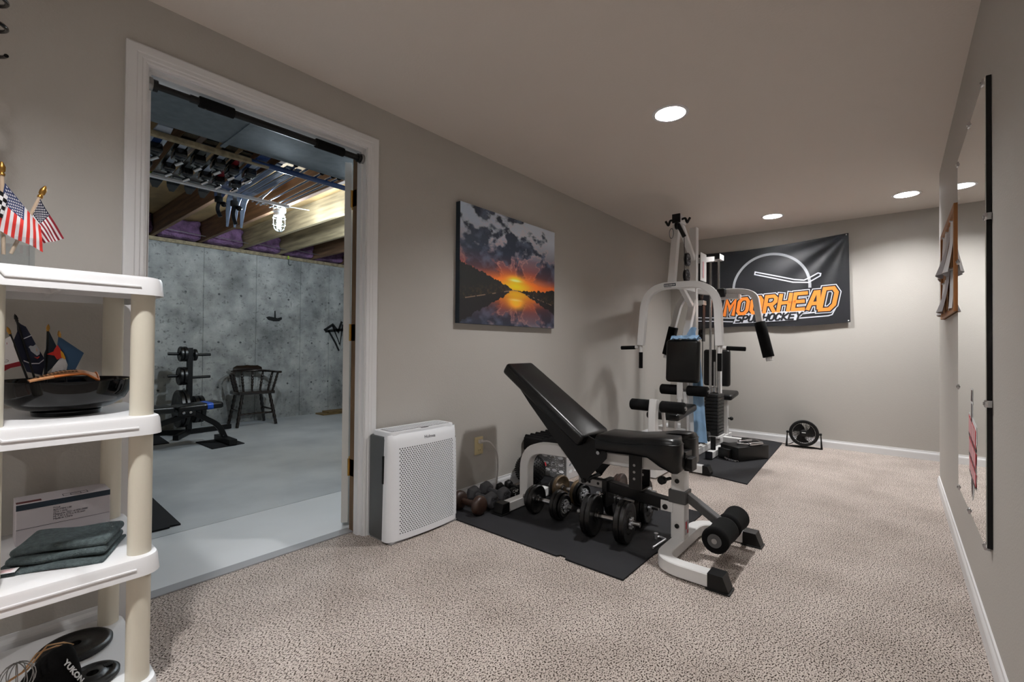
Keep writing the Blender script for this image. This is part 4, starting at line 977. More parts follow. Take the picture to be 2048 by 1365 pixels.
# ------------------------------------------------------------------ air purifier
ap = thing('air_purifier', 'white air purifier with perforated front beside the doorway', 'air purifier', (1.61, 2.03, 0))
AX0, AX1, AZ = 1.366, 1.852, .545
def ysh(x, z):   # front surface
    u = (x-(AX0+AX1)/2)/((AX1-AX0)/2); k = z/AZ
    return 1.925+.020*u*u+.012*k*k+(.018*max(0, (k-.9)/.1)**2)
def shell_pt(s, z):   # s in 0..1 round the U-shaped shell, left side -> front -> right side
    k = z/AZ; x0, x1 = AX0+.004+.010*k, AX1-.004-.006*k; yr = 1.995; rc = .05
    lens = [yr-1.945-rc+.02, rc*1.45, x1-x0-2*rc, rc*1.45, yr-1.945-rc+.02]; T = sum(lens); d = s*T
    def cor(cx, sg, t):   # rounded corner blend
        a = t*PI/2; return cx, a
    if d < lens[0]: return V(x0, yr-d, z)
    d -= lens[0]; yf0 = yr-lens[0]
    if d < lens[1]:
        t = d/lens[1]; a = t*PI/2; x = x0+rc*(1-math.cos(a)); yt = ysh(x0+rc, z); return V(x, yf0+(yt-yf0)*math.sin(a), z)
    d -= lens[1]
    if d < lens[2]: x = x0+rc+d; return V(x, ysh(x, z), z)
    d -= lens[2]
    if d < lens[3]:
        t = d/lens[3]; a = (1-t)*PI/2; x = x1-rc*(1-math.cos(a)); yt = ysh(x1-rc, z); return V(x, yf0+(yt-yf0)*math.sin(a), z)
    d -= lens[3]; return V(x1, yf0+d, z)
HX0, HX1, HZ0, HZ1 = 1.432, 1.832, .040, .478
b = BM(); NS = 40; zs = [.012, .03, HZ0, .12, .2, .28, .36, .42, HZ1, .51, .53, AZ]
# split the shell: find s values at the grille edges
def s_at(x, z):
    lo, hi = .15, .85
    for _ in range(40):
        mid = (lo+hi)/2
        if shell_pt(mid, z).x < x: lo = mid
        else: hi = mid
    return lo
sl = [0, .04, .08]+[.08+k*.02 for k in range(1, 8)]
def srow(z):
    a, c = s_at(HX0, z), s_at(HX1, z)
    return [a*k/14 for k in range(14)]+[a+(c-a)*k/16 for k in range(16)]+[c+(1-c)*k/14 for k in range(15)]
rows = [[b.verts.new(shell_pt(s, z)) for s in srow(z)] for z in zs]
for j in range(len(zs)-1):
    for i in range(len(rows[0])-1):
        if 14 <= i < 30 and zs[j] >= HZ0-1e-6 and zs[j+1] <= HZ1+1e-6: continue
        b.faces.new((rows[j][i], rows[j][i+1], rows[j+1][i+1], rows[j+1][i]))
fs = part(ap, 'front_shell', b, 'purifier_white', 40)
b = BM(); NR, NCc = 43, 27; ph, pw = (HZ1-HZ0)/NR, (HX1-HX0)/NCc
def fp(x, z, d=0.0): return V(x, ysh(min(max(x, HX0), HX1), z)+d, z)
for r in range(NR):
    z0, z1 = HZ0+r*ph, HZ0+(r+1)*ph; off = pw/2 if r % 2 else 0; cells = []
    x = HX0
    if off: cells.append((HX0, HX0+off, False)); x = HX0+off
    while x+pw <= HX1+1e-6: cells.append((x, x+pw, True)); x += pw
    if x < HX1-1e-6: cells.append((x, HX1, False))
    for x0, x1, hole in cells:
        if not hole: b.faces.new([b.verts.new(fp(*q)) for q in ((x0, z0), (x1, z0), (x1, z1), (x0, z1))]); continue
        mx, mz = pw*.25, ph*.17; O = [(x0, z0), (x1, z0), (x1, z1), (x0, z1)]; I = [(x0+mx, z0+mz), (x1-mx, z0+mz), (x1-mx, z1-mz), (x0+mx, z1-mz)]
        ov = [b.verts.new(fp(*q)) for q in O]; iv = [b.verts.new(fp(*q)) for q in I]; dv = [b.verts.new(fp(*q, .003)) for q in I]
        for k in range(4):
            b.faces.new((ov[k], ov[(k+1) % 4], iv[(k+1) % 4], iv[k])); b.faces.new((iv[k], iv[(k+1) % 4], dv[(k+1) % 4], dv[k]))
part(fs, 'perforated_grille', b, 'purifier_white', kind='stuff')
b = BM(); grid(b, 10, 10, lambda u, v: fp(HX0-.004+(HX1-HX0+.008)*u, HZ0-.004+(HZ1-HZ0+.008)*v, .006)); part(ap, 'filter_panel', b, 'dark_void')
b = BM(); bb(b, AX0+.012, AX1-.012, 1.985, 2.128, .006, .535, bev=.012); part(ap, 'body', b, 'purifier_grey', 40)
b = BM(); bb(b, AX0+.018, AX1-.018, 1.94, 2.125, .0, .014, bev=.004); part(ap, 'base_ring', b, 'almond' if 0 else 'purifier_vent', 40)
b = BM(); pts = rrect(AX0+.022, AX1-.016, 1.962, 2.122, .03); a = [b.verts.new((x, y, .530)) for x, y in pts]; c = [b.verts.new((x*.985+.0242, y*.97+.0615, .557)) for x, y in pts]; n = len(pts)
for k in range(n): b.faces.new((a[k], a[(k+1) % n], c[(k+1) % n], c[k]))
b.faces.new(c); b.faces.new(a[::-1]); tp = part(ap, 'top_cover', b, 'purifier_white', 40)
b = BM(); bb(b, 1.42, 1.81, 1.985, 2.09, .5565, .5582); part(tp, 'vent_recess', b, 'purifier_vent')
b = BM()
for k in range(32): x = 1.425+k*.012; sweep(b, [(x, 1.990, .559), (x+.006, 2.088, .559)], rect(.005, .003, 0))
part(tp, 'vent_slats', b, 'purifier_white', kind='stuff')
b = BM(); bb(b, 1.60, 1.65, 1.972, 1.984, .5567, .5576, bev=.001); part(tp, 'control_panel', b, 'dark_void')
part(fs, 'lettering', text_bm('Holmes', .024, basis((1.63, ysh(1.63, .515)-.0012, .513), (1, 0, 0), (0, .12, 1)), .0004), 'ink_grey')
b = BM(); bb(b, AX0+.004, AX0+.014, 1.990, 1.999, .30, .44); part(ap, 'side_handle', b, 'dark_void')

# ------------------------------------------------------------------ canvas print
def canvas():
    nx, nz = 300, 226; u = (np.arange(nx)+.5)/nx; v = (np.arange(nz)+.5)/nz; U, Vv = np.meshgrid(u, v)
    rs = np.random.RandomState(4)
    def noise(fx, fz, seed):
        r = np.random.RandomState(seed); out = np.zeros_like(U); amp = 1.0; tot = 0
        for o in range(5):
            gx, gz = int(fx*2**o)+2, int(fz*2**o)+2; g = r.rand(gz+1, gx+1); x = U*fx*2**o; z = Vv*fz*2**o
            xi, zi = x.astype(int), z.astype(int); fx_, fz_ = x-xi, z-zi; fx_ = fx_*fx_*(3-2*fx_); fz_ = fz_*fz_*(3-2*fz_)
            out += amp*(g[zi, xi]*(1-fx_)*(1-fz_)+g[zi, xi+1]*fx_*(1-fz_)+g[zi+1, xi]*(1-fx_)*fz_+g[zi+1, xi+1]*fx_*fz_); tot += amp; amp *= .52
        return out/tot
    def mixc(a, b_, t): t = np.clip(t, 0, 1)[..., None]; return a*(1-t)+np.array(b_)*t
    hz = .335; sx, sz = .53, .40
    S = lambda *c: np.array(srgb(*c))
    def sky(U, Z):
        h = np.clip((Z-hz)/(1-hz), 0, 1); img = np.zeros(U.shape+(3,))+S(196, 92, 40)
        img = mixc(img, S(120, 62, 60), (h-.10)/.2); img = mixc(img, S(104, 96, 108), (h-.25)/.25); img = mixc(img, S(176, 184, 196), (h-.45)/.35)
        return img, h
    img, h = sky(U, Vv)
    # clouds radiate from the sun
    ang = np.arctan2(Vv-sz, (U-sx)); rad = np.hypot(U-sx, Vv-sz)
    def rnoise(fa, fr, seed):
        r = np.random.RandomState(seed); out = np.zeros_like(U); amp, tot = 1., 0
        A = (ang+PI)/(2*PI); Rr = np.clip(rad/1.0, 0, .999)
        for o in range(5):
            ga, gr = int(fa*2**o)+2, int(fr*2**o)+2; g = r.rand(gr+1, ga+1); x = A*fa*2**o; z = Rr*fr*2**o; xi, zi = x.astype(int), z.astype(int); a, c = x-xi, z-zi
            a = a*a*(3-2*a); c = c*c*(3-2*c); out += amp*(g[zi, xi]*(1-a)*(1-c)+g[zi, xi+1]*a*(1-c)+g[zi+1, xi]*(1-a)*c+g[zi+1, xi+1]*a*c); tot += amp; amp *= .55
        return out/tot
    cl = .5*rnoise(16, 5, 2)+.5*noise(7, 9, 8)
    bias = .12*np.exp(-((U-.22)/.25)**2-((Vv-.68)/.3)**2)+.10*np.exp(-((U-.5)/.13)**2-((Vv-.66)/.13)**2)+.06*np.exp(-((U-.9)/.2)**2-((Vv-.6)/.1)**2)-.12*np.exp(-((U-.78)/.2)**2-((Vv-.88)/.16)**2)
    cm = np.clip((cl+bias-.50)/.05, 0, 1)*np.clip((h-.08)/.15, 0, 1)
    dk_ = noise(14, 14, 31); dark = mixc(mixc(np.zeros_like(img)+S(34, 42, 58), S(78, 88, 108), (dk_-.42)*3.2), S(92, 44, 44), np.clip(.75-h*1.6, 0, 1)); img = img*(1-cm[..., None])+dark*cm[..., None]
    edge = np.clip(1-np.abs(cl+bias-.485)/.02, 0, 1)*np.clip((h-.1)/.2, 0, 1); img = mixc(img, S(226, 160, 140), edge*.35*np.clip(1.3-rad*1.6, 0, 1))
    # sun and glow
    img = mixc(img, S(232, 120, 34), np.exp(-((U-sx)/.30)**2-((Vv-sz+.03)/.085)**2)*.95)
    img = mixc(img, S(250, 190, 24), np.exp(-((U-sx-.01)/.13)**2-((Vv-hz-.035)/.05)**2))
    img = mixc(img, S(252, 200, 40), np.exp(-((U-sx)/.07)**2-((Vv-.435)/.028)**2)); img = mixc(img, S(255, 240, 150), np.exp(-((U-sx)/.05)**2-((Vv-.425)/.009)**2))
    # tree lines
    tn = noise(40, 3, 12); tl = hz+np.where(U < sx, np.clip((.50-U)/.5, 0, 1)**.8*.175, np.clip((U-.60)/.4, 0, 1)*.05)+(tn-.5)*.05*np.clip(np.abs(U-sx)*6, 0, 1)
    bank = np.where(U < sx, hz-.005-.13*np.clip((.5-U)/.5, 0, 1), hz-.005-.10*np.clip((U-.56)/.44, 0, 1))
    water = Vv < bank
    # reflection: flip rows about the horizon
    src = np.clip(((2*hz-Vv)*nz).astype(int), 0, nz-1); ci = np.repeat(np.arange(nx)[None], nz, 0); rip = (np.random.RandomState(3).rand(nz, nx)*2).astype(int)
    refl = img[src, np.clip(ci+rip-1, 0, nx-1)]*.62+S(30, 24, 34)*.25
    sp_ = np.exp(-((U-sx-.01)/.07)**2-((Vv-.205)/.04)**2); refl = mixc(refl, S(250, 170, 40), sp_*.9)
    tr = np.where(U < sx, bank-.17*np.clip((.46-U)/.46, 0, 1)-.02, bank-.09*np.clip((U-.62)/.38, 0, 1))+(tn-.5)*.05
    refl = np.where((Vv > tr)[..., None] & (np.abs(U-sx-.01) > .075)[..., None], S(14, 12, 14)+0*refl, refl)
    land = (~water) & (Vv < tl)
    trees = mixc(np.zeros_like(img)+S(16, 16, 14), S(64, 44, 22), (noise(60, 50, 21)-.45)*2.0*np.exp(-((Vv-bank-.03)/.05)**2))
    img = np.where(water[..., None], refl, np.where(land[..., None], trees, img))
    shore = np.clip(1-np.abs(Vv-bank)/.006, 0, 1)*(noise(50, 4, 5) > .5); img = mixc(img, S(150, 120, 100), shore*.7)
    img = mixc(img, S(150, 176, 206), .35*np.clip((Vv-.72)/.2, 0, 1)*np.clip((.5-U)/.4, 0, 1)*(1-cm))
    return np.clip(img*1.45, 0, 1), nx, nz
cimg, nx, nz = canvas()
CX0, CX1, CZ0, CZ1, CY0 = 2.003, 3.045, 1.147, 1.918, YL-.040
t = thing('canvas_print', 'canvas print of a river sunset hanging on the left wall', 'picture', ((CX0+CX1)/2, YL-.02, CZ0))
me = bpy.data.meshes.new('printed_face'); X, Z = np.meshgrid(np.linspace(CX0, CX1, nx+1), np.linspace(CZ0, CZ1, nz+1))
vv = np.stack([X.ravel()-(CX0+CX1)/2, np.full(X.size, CY0-(YL-.02)), Z.ravel()-CZ0], 1)
i, j = np.meshgrid(np.arange(nx), np.arange(nz)); q = (j*(nx+1)+i).ravel(); fc = np.stack([q, q+1, q+nx+2, q+nx+1], 1)
me.from_pydata(vv.tolist(), [], fc.tolist())
at_ = me.color_attributes.new('print', 'FLOAT_COLOR', 'CORNER'); cc = np.ones((nx*nz, 4, 4), 'f'); cc[:, :, :3] = cimg.reshape(-1, 1, 3); at_.data.foreach_set('color', cc.ravel())
me.materials.append(MATS['canvas_print']); o = link('printed_face', me, t)
b = BM(); bb(b, CX0, CX1, CY0+.0004, YL-.001, CZ0, CZ1, bev=.001); part(t, 'wrapped_edge', b, 'ink_navy')
# ------------------------------------------------------------------ home gym
GY = 1.43
hg = thing('home_gym', 'white framed multi-station home gym with black pads in the corner', 'home gym', (4.3, GY, MT))
def sq(name, pts, w_=.06, h_=.06, m_='white_enamel', up=(0, 0, 1), fil=0, n=8, parent=None, label=None):
    b = BM(); P = fillet(pts, fil, n) if fil else pts; sweep(b, P, rect(w_, h_), up=up); return part(parent or hg, name, b, m_, 35, label)
G0 = MT+.002
sq('base_spine', [(3.38, GY, G0+.032), (5.46, GY, G0+.032)], .062, .062)
sq('front_foot', [(3.77, 1.17, G0+.032), (3.77, 1.76, G0+.032)], .062, .058)
sq('rear_foot', [(5.16, 1.22, G0+.032), (5.16, 1.72, G0+.032)], .062, .058)
for x, y, s in ((3.77, 1.168, -1), (3.77, 1.762, 1), (5.16, 1.218, -1), (5.16, 1.722, 1)):
    b = BM(); ya, yb_ = y-.004*s, y+.045*s; vs = []
    for yy, zt in ((ya, .066), (y+.035*s, .066), (y+.055*s, .02)): vs.append([b.verts.new((x+dx, yy, G0+z)) for dx, z in ((-.036, 0), (.036, 0), (.036, zt), (-.036, zt))])
    for p, q in zip(vs, vs[1:]):
        for k in range(4): b.faces.new((p[k], p[(k+1) % 4], q[(k+1) % 4], q[k]))
    b.faces.new(vs[0][::-1]); b.faces.new(vs[-1]); part(hg, 'foot_cap', b, 'black_plastic')
# side stub beside the weight stack
sq('stack_foot', [(4.28, 1.285, G0+.034), (4.66, 1.285, G0+.034)], .056, .06); b = BM(); bb(b, 4.268, 4.284, 1.255, 1.315, G0, G0+.068, bev=.003); part(hg, 'foot_cap', b, 'black_plastic')
b = BM(); cyl(b, (4.40, 1.285, G0+.06), (4.40, 1.285, .19), .022, n=16); part(hg, 'spring_post', b, 'black_plastic', 40)
# uprights
sq('front_upright', [(3.812, GY+.02, 1.515), (3.93, GY+.02, 2.09)], .06, .056, up=(0, 1, 0))
sq('lower_upright', [(4.08, GY, G0+.06), (4.08, GY, 1.05), (4.30, GY, 1.45)], .055, .055, up=(0, 1, 0))
sq('rear_upright', [(4.30, GY+.0, .10), (4.30, GY+.0, 2.10)], .068, .062, up=(0, 1, 0))
sq('diagonal_brace', [(3.95, GY, 2.07), (4.29, GY, 1.80)], .038, .05, up=(0, 1, 0))
sq('cross_tie', [(3.86, GY, 1.53), (4.30, GY, 1.53)], .05, .05)
sq('gusset', [(3.95, GY, 1.54), (4.28, GY, 1.36)], .04, .04, up=(0, 1, 0))
b = BM(); bb(b, 3.86, 3.985, GY-.036, GY+.036, 2.055, 2.125, bev=.003); hd = part(hg, 'top_head', b, 'white_enamel')
b = BM(); bb(b, 3.85, 3.862, GY-.034, GY+.034, 2.057, 2.132, bev=.002); part(hd, 'end_plug', b, 'black_plastic')
for s in (-1, 1):
    b = BM(); tube(b, fillet([(3.89, GY+s*.034, 2.088), (3.89, GY+s*.064, 2.094), (3.89, GY+s*.080, 2.050), (3.89, GY+s*.104, 2.092)], .010, 4), .0095, 10); part(hd, 'bar_hook', b, 'black_plastic', 60)
b = BM(); lathe(b, [(0, -.012), (.03, -.012), (.034, -.006), (.024, 0), (.034, .006), (.03, .012), (0, .012)], axisM((3.85, GY-.01, 2.03), (0, 1, 0)), n=20); part(hd, 'top_pulley', b, 'black_plastic', 40)
b = BM(); sweep(b, [(3.84, GY-.02, 2.04), (3.87, GY-.065, 1.93)], rect(.022, .03), up=(0, 1, 0)); part(hd, 'cable_stop', b, 'black_plastic')
b = BM(); tube(b, [(3.83+.0*k, GY+.03+.018*math.cos(a), 1.965+.042*math.sin(a)) for k, a in enumerate([2*PI*i/18 for i in range(18)])], .004, 8, closed=True); part(hd, 'carabiner', b, 'steel', 60)
b = BM(); cyl(b, (3.87, GY-.062, 1.93), (4.0, GY-.02, 1.80), .003, n=6); part(hg, 'cable', b, 'black_plastic')
b = BM(); cyl(b, (4.0, GY-.02, 1.80), (4.0, GY-.02, 1.60), .003, n=6); part(hg, 'cable', b, 'black_plastic')
def pulley(c, r, ax=(0, 1, 0), th=.024, parent=None):
    b = BM(); lathe(b, [(.008, -th/2), (r-.004, -th/2), (r, -th/2+.004), (r-.010, 0), (r, th/2-.004), (r-.004, th/2), (.008, th/2), (.008, -th/2)], axisM(c, ax), n=30); p = part(parent or hg, 'pulley', b, 'black_plastic', 40)
    b = BM()
    for k in range(6): a = k*PI/3; s_, u_, d_ = frame_of(ax); q = Vector(c)+(s_*math.cos(a)+u_*math.sin(a))*r*.58; cyl(b, q-d_*th*.56, q+d_*th*.56, r*.13, n=10)
    part(p, 'spoke_hole', b, 'steel', kind='stuff'); b = BM(); cyl(b, Vector(c)-Vector(ax)*.022, Vector(c)+Vector(ax)*.022, .008, n=10); part(p, 'axle_bolt', b, 'chrome', 40)
pulley((4.07, GY-.02, 1.775), .060); pulley((4.05, GY-.02, 1.63), .060); pulley((4.42, GY-.02, 1.50), .058); pulley((4.42, GY-.03, 1.13), .05)
b = BM(); bb(b, 4.385, 4.455, GY-.055, GY-.045, 1.06, 1.42, bev=.002); bb(b, 4.385, 4.455, GY+.01, GY+.02, 1.06, 1.42, bev=.002); part(hg, 'pulley_bracket', b, 'black_metal', kind='stuff')
b = BM(); bb(b, 4.375, 4.465, GY-.062, GY+.028, 1.40, 1.44, bev=.003); part(hg, 'pulley_block', b, 'white_enamel')
b = BM(); bb(b, 4.335, 4.50, GY-.05, GY-.044, 1.62, 1.88, bev=.002); gp = part(hg, 'side_plate', b, 'white_enamel')
b = BM(); bb(b, 4.39, 4.42, GY-.053, GY-.049, 1.65, 1.80); part(gp, 'warning_label', b, 'decal_pink', label='pale red warning label')
# press arm (inverted U)
UX = 3.80
b = BM(); P = fillet([(UX-.02, 1.705, 1.02), (UX, 1.672, 1.524), (UX, 1.085, 1.514), (UX-.02, 1.058, 1.02)], .21, 10); sweep(b, P, rect(.054, .058), up=(1, 0, 0)); pa = part(hg, 'press_arm', b, 'white_enamel', 35)
M = basis((UX-.0302, 1.44, 1.519), (0, -1, 0), (0, 0, 1))
b = BM(); box(b, None, (.10, .024, .0008), M=M @ Matrix.Translation((-.01, .004, 0))); lg = part(pa, 'maker_plate', b, 'ink_navy', label='dark maker plate')
b = BM()
for k in range(8): box(b, None, (.0065, .012, .0006), M=M @ Matrix.Translation((-.052+k*.0115, .004, .0007)))
part(lg, 'print', b, 'paint_white', kind='stuff')
b = BM()
for k in range(5): box(b, None, (.009, .004, .0006), M=M @ Matrix.Translation((-.05+k*.012, -.016, .0002)))
part(lg, 'print', b, 'ink_grey', kind='stuff')
for y, s in ((1.705, 1), (1.058, -1)):
    b = BM(); cyl(b, (UX-.02, y, 1.02), (UX-.02, y, .955), .015, n=16); part(pa, 'socket', b, 'white_enamel', 40)
    b = BM(); cyl(b, (UX-.02, y, .96), (UX-.02, y, .82), .0165, n=18, bev=.003); part(pa, 'hand_grip', b, 'black_foam', 40)
    b = BM(); cyl(b, (UX-.02, y+s*.02, 1.005), (UX-.02, y+s*.07, 1.0), .014, n=16); part(pa, 'socket', b, 'white_enamel', 40)
    b = BM(); cyl(b, (UX-.02, y+s*.05, 1.0), (UX-.02, y+s*.185, .995), .0165, n=18, bev=.003); part(pa, 'hand_grip', b, 'black_foam', 40)
# backrest
def cushion(name, c, s, r, parent=hg, rx=0.0, ry=0.0):
    b = BM(); Mx = Matrix.Translation(c) @ Matrix.Rotation(ry, 4, 'Y') @ Matrix.Rotation(rx, 4, 'X'); box(b, None, s, bev=r, seg=4, M=Mx); return part(parent, name, b, 'black_vinyl', 50)
cushion('backrest', (4.015, GY-.005, .885), (.075, .285, .37), .03, ry=.06)
cushion('seat', (3.78, GY, .475), (.44, .27, .06), .024, ry=-.10)
sq('seat_post', [(3.80, GY, G0+.06), (3.80, GY, .44)], .06, .06, up=(1, 0, 0)); sq('seat_slide', [(3.80, GY, .30), (3.80, GY, .445)], .05, .05, m_='black_metal', up=(1, 0, 0))
sq('seat_strut', [(3.52, GY, .36), (4.06, GY, .27)], .045, .045, up=(0, 1, 0))
b = BM(); cyl(b, (3.80, GY-.03, .27), (3.80, GY-.075, .27), .007, n=10); sph(b, (3.80, GY-.085, .27), .019, 14, 10); part(hg, 'pull_knob', b, 'black_plastic', 50)
# leg station
sq('leg_post', [(3.42, GY+.01, G0+.06), (3.42, GY+.01, .50), (3.43, GY+.005, .60)], .066, .056, up=(0, 1, 0))
b = BM(); cyl(b, (3.46, GY+.0, .60), (3.46, GY, .602), .001, n=6); b.free()
def roller(c, half, r, parent=hg):
    c = Vector(c)
    b = BM(); cyl(b, c-V(0, half+.012, 0), c+V(0, half+.012, 0), .011, n=12); part(parent, 'roller_axle', b, 'chrome', 40)
    for s in (-1, 1):
        b = BM(); L = half-.03; lathe(b, [(.012, 0), (r-.008, 0), (r, .008), (r, L-.008), (r-.008, L), (.012, L), (.012, 0)], axisM(c+V(0, s*.03, 0), (0, s, 0)), n=26); fr = part(parent, 'foam_roller', b, 'black_foam', 50)
        b = BM(); cyl(b, c+V(0, s*(half-.001), 0), c+V(0, s*(half+.007), 0), r*.38, n=18); part(fr, 'end_cap', b, 'steel', 40)
roller((3.47, GY, .545), .215, .045); roller((4.055, GY, .628), .205, .045)
sq('roller_stalk', [(3.98, GY, .64), (3.95, GY, .46)], .04, .03, up=(0, 1, 0)); sq('leg_lever', [(3.49, GY-.035, .57), (3.56, GY-.035, .25)], .03, .022, up=(0, 1, 0))
sq('roller_bracket', [(3.955, GY, .70), (3.955, GY, .56)], .05, .012, up=(1, 0, 0))
# weight stack
SXa, SXb, SYa, SYb = 4.80, 5.02, 1.36, 1.488
for k in range(12):
    b = BM(); z0 = .125+k*.0345; bb(b, SXa, SXb, SYa, SYb, z0, z0+.0315, bev=.003); wp = part(hg, 'stack_plate', b, 'iron_black', 40)
    b = BM(); cyl(b, (4.87, SYa-.0008, z0+.016), (4.87, SYa+.003, z0+.016), .006, n=10); part(wp, 'pin_hole', b, 'steel')
b = BM(); bb(b, SXa-.01, SXb+.01, SYa-.01, SYb+.01, .105, .123, bev=.002); part(hg, 'stack_base', b, 'white_enamel')
for y in (1.385, 1.463):
    b = BM(); cyl(b, (4.91, y, .07), (4.91, y, 1.90), .0125, n=16); part(hg, 'guide_rod', b, 'chrome', 40)
b = BM(); cyl(b, (4.91, 1.424, .54), (4.91, 1.424, .86), .009, n=12); cyl(b, (4.91, 1.424, .54), (4.91, 1.424, .60), .03, n=20, bev=.004); part(hg, 'selector_rod', b, 'chrome', 40)
b = BM(); bb(b, 4.84, 4.98, 1.355, 1.495, 1.89, 1.945, bev=.004); cp_ = part(hg, 'rod_cap', b, 'white_enamel')
b = BM(); bb(b, 4.832, 4.842, 1.357, 1.493, 1.891, 1.944, bev=.002); part(cp_, 'end_plug', b, 'black_plastic')
sq('cap_tie', [(4.32, GY, 1.80), (4.86, GY, 1.90)], .05, .06, up=(0, 1, 0))
b = BM(); cyl(b, (4.91, 1.424, .86), (4.91, 1.424, 1.89), .0035, n=8); part(hg, 'cable', b, 'black_plastic')
b = BM(); cyl(b, (4.46, GY-.03, 1.08), (4.46, GY-.03, .16), .0035, n=8); part(hg, 'cable', b, 'black_plastic')
pulley((4.46, GY-.04, .15), .05); pulley((4.60, GY-.04, .15), .05)
# butterfly arms
for s, pts, pp in ((-1, [(4.55, 1.28, 1.525), (4.55, 1.10, 1.525), (4.55, .975, 1.49), (4.55, .935, 1.225)], ((4.55, .938, 1.235), (4.55, .865, .925))),
                   (1, [(4.45, 1.50, 1.50), (4.45, 1.56, 1.50), (4.46, 1.62, 1.42), (4.47, 1.685, 1.19)], ((4.47, 1.68, 1.20), (4.47, 1.745, .93)))):
    b = BM(); sweep(b, fillet(pts, .12, 8), rect(.05, .05), up=(1, 0, 0)); ar = part(hg, 'butterfly_arm', b, 'white_enamel', 35)
    b = BM(); cyl(b, pp[0], pp[1], .046, n=28, bev=.005); part(ar, 'foam_pad', b, 'black_foam', 50)
    d = (Vector(pp[1])-Vector(pp[0])).normalized(); b = BM(); cyl(b, Vector(pp[1])-d*.003, Vector(pp[1])+d*.035, .028, n=20, bev=.003); part(ar, 'arm_end', b, 'white_enamel', 40)
b = BM(); bb(b, 4.50, 4.60, 1.10, 1.34, 1.455, 1.495, bev=.003); part(hg, 'arm_bracket', b, 'white_enamel')
b = BM(); bb(b, 4.46, 4.53, 1.21, 1.28, 1.47, 1.55, bev=.01); part(hg, 'pivot_cover', b, 'black_plastic', 50)
sq('arm_beam', [(4.30, GY, 1.52), (4.56, 1.30, 1.52)], .05, .05)
# far side station
cushion('rear_backrest', (5.14, GY+.035, .79), (.07, .265, .385), .026); cushion('rear_seat', (5.335, GY+.035, .490), (.29, .27, .06), .024, ry=-.12)
sq('rear_seat_post', [(5.33, GY, G0+.06), (5.33, GY, .46)], .055, .055, up=(1, 0, 0)); sq('rear_back_post', [(5.09, GY, G0+.06), (5.09, GY, 1.0)], .05, .05, up=(1, 0, 0))
b = BM(); cyl(b, (5.33, GY-.024, .24), (5.33, GY-.05, .24), .008, n=10); sph(b, (5.33, GY-.06, .24), .020, 14, 10); part(hg, 'pull_knob', b, 'black_plastic', 50)
# blue towel over the backrest
t = thing('blue_towel', 'light blue towel draped over the home gym backrest, its end hanging behind', 'towel', (4.05, 1.40, .15))
b = BM()
def tw(u, v):
    w_ = .055+.06*u; yc = 1.352-.045*u
    return V(4.112+.012*u+.006*math.sin(v*11+u*5), yc+(v-.5)*w_, 1.085-.905*u)
grid(b, 26, 10, tw); thicken(b, .004); part(t, 'hanging_end', b, 'towel_blue', 60)
b = BM()
def tc_(u, v):
    y = 1.30+.225*u; x = 3.985+.115*v; return V(x, y, 1.074+.020*math.sin(PI*v)+.012*abs(math.sin(u*13+v*4))+.006*math.sin(u*29+v*17))
grid(b, 40, 12, tc_); thicken(b, .006); part(t, 'crumpled_top', b, 'towel_blue', 60)
b = BM()
def tp2(u, v):
    a = v*2*PI; r = (.040-.018*u)*(1+.22*math.sin(a*3+u*4)); return V(4.075+r*.7*math.cos(a), 1.385+r*math.sin(a)-.03*u, 1.09+.085*u+.006*math.sin(a*2))
grid(b, 10, 24, tp2); thicken(b, .004); part(t, 'crumpled_peak', b, 'towel_blue', 60)
# black footplate with handle and chain
t = thing('foot_platform', 'black foot platform on the mat beside the weight stack', 'platform', (4.56, 1.06, MT), -.50, world=False)
b = BM(); box(b, (0, 0, .062), (.37, .20, .122), bev=.008); part(t, 'block', b, 'black_plastic', 40)
b = BM(); box(b, (-.20, .03, .05), (.05, .12, .09), bev=.006); part(t, 'side_flange', b, 'black_plastic', 40)
t = thing('row_handle', 'chrome triangular row handle lying on the black foot platform', 'handle', (4.58, 1.04, MT+.124), -.50, world=False)
for s in (-1, 1):
    b = BM(); cyl(b, (-.07, s*.055-.02, .016), (.09, s*.055-.02, .016), .0155, n=16, bev=.002); part(t, 'grip', b, 'chrome', 40)
b = BM(); tube(b, fillet([(-.07, -.075, .016), (-.15, -.02, .02), (-.07, .035, .016)], .02, 4), .008, 8); tube(b, fillet([(.09, -.075, .016), (.10, -.02, .03), (.09, .035, .016)], .02, 4), .008, 8); part(t, 'frame', b, 'chrome', 60, kind='stuff')
b = BM(); pts = [Vector((4.40, 1.235, .10)), Vector((4.41, 1.215, .05)), Vector((4.36, 1.17, .022)), Vector((4.34, 1.13, .02)), Vector((4.325, 1.09, .018)), Vector((4.335, 1.06, .018))]
pts = fillet(pts, .05, 5); acc = 0.0; last = pts[0]; k = 0
for i in range(1, len(pts)):
    seg = pts[i]-last
    while seg.length > .014:
        d = seg.normalized(); c = last+d*.007; Mx = axisM(c, d.cross(Vector((0, 0, 1)) if k % 2 else Vector((.3, .2, 1))).normalized(), d)
        tube(b, [Mx @ Vector((.0055*math.cos(a), .010*math.sin(a), 0)) for a in [2*PI*q/10 for q in range(10)]], .0018, 5, closed=True); last = last+d*.014; seg = pts[i]-last; k += 1
ch = solo('steel_chain', b, 'chrome', 'short steel chain running from the weight stack to the black foot platform', 'chain', smooth=60); ch['kind'] = 'stuff'

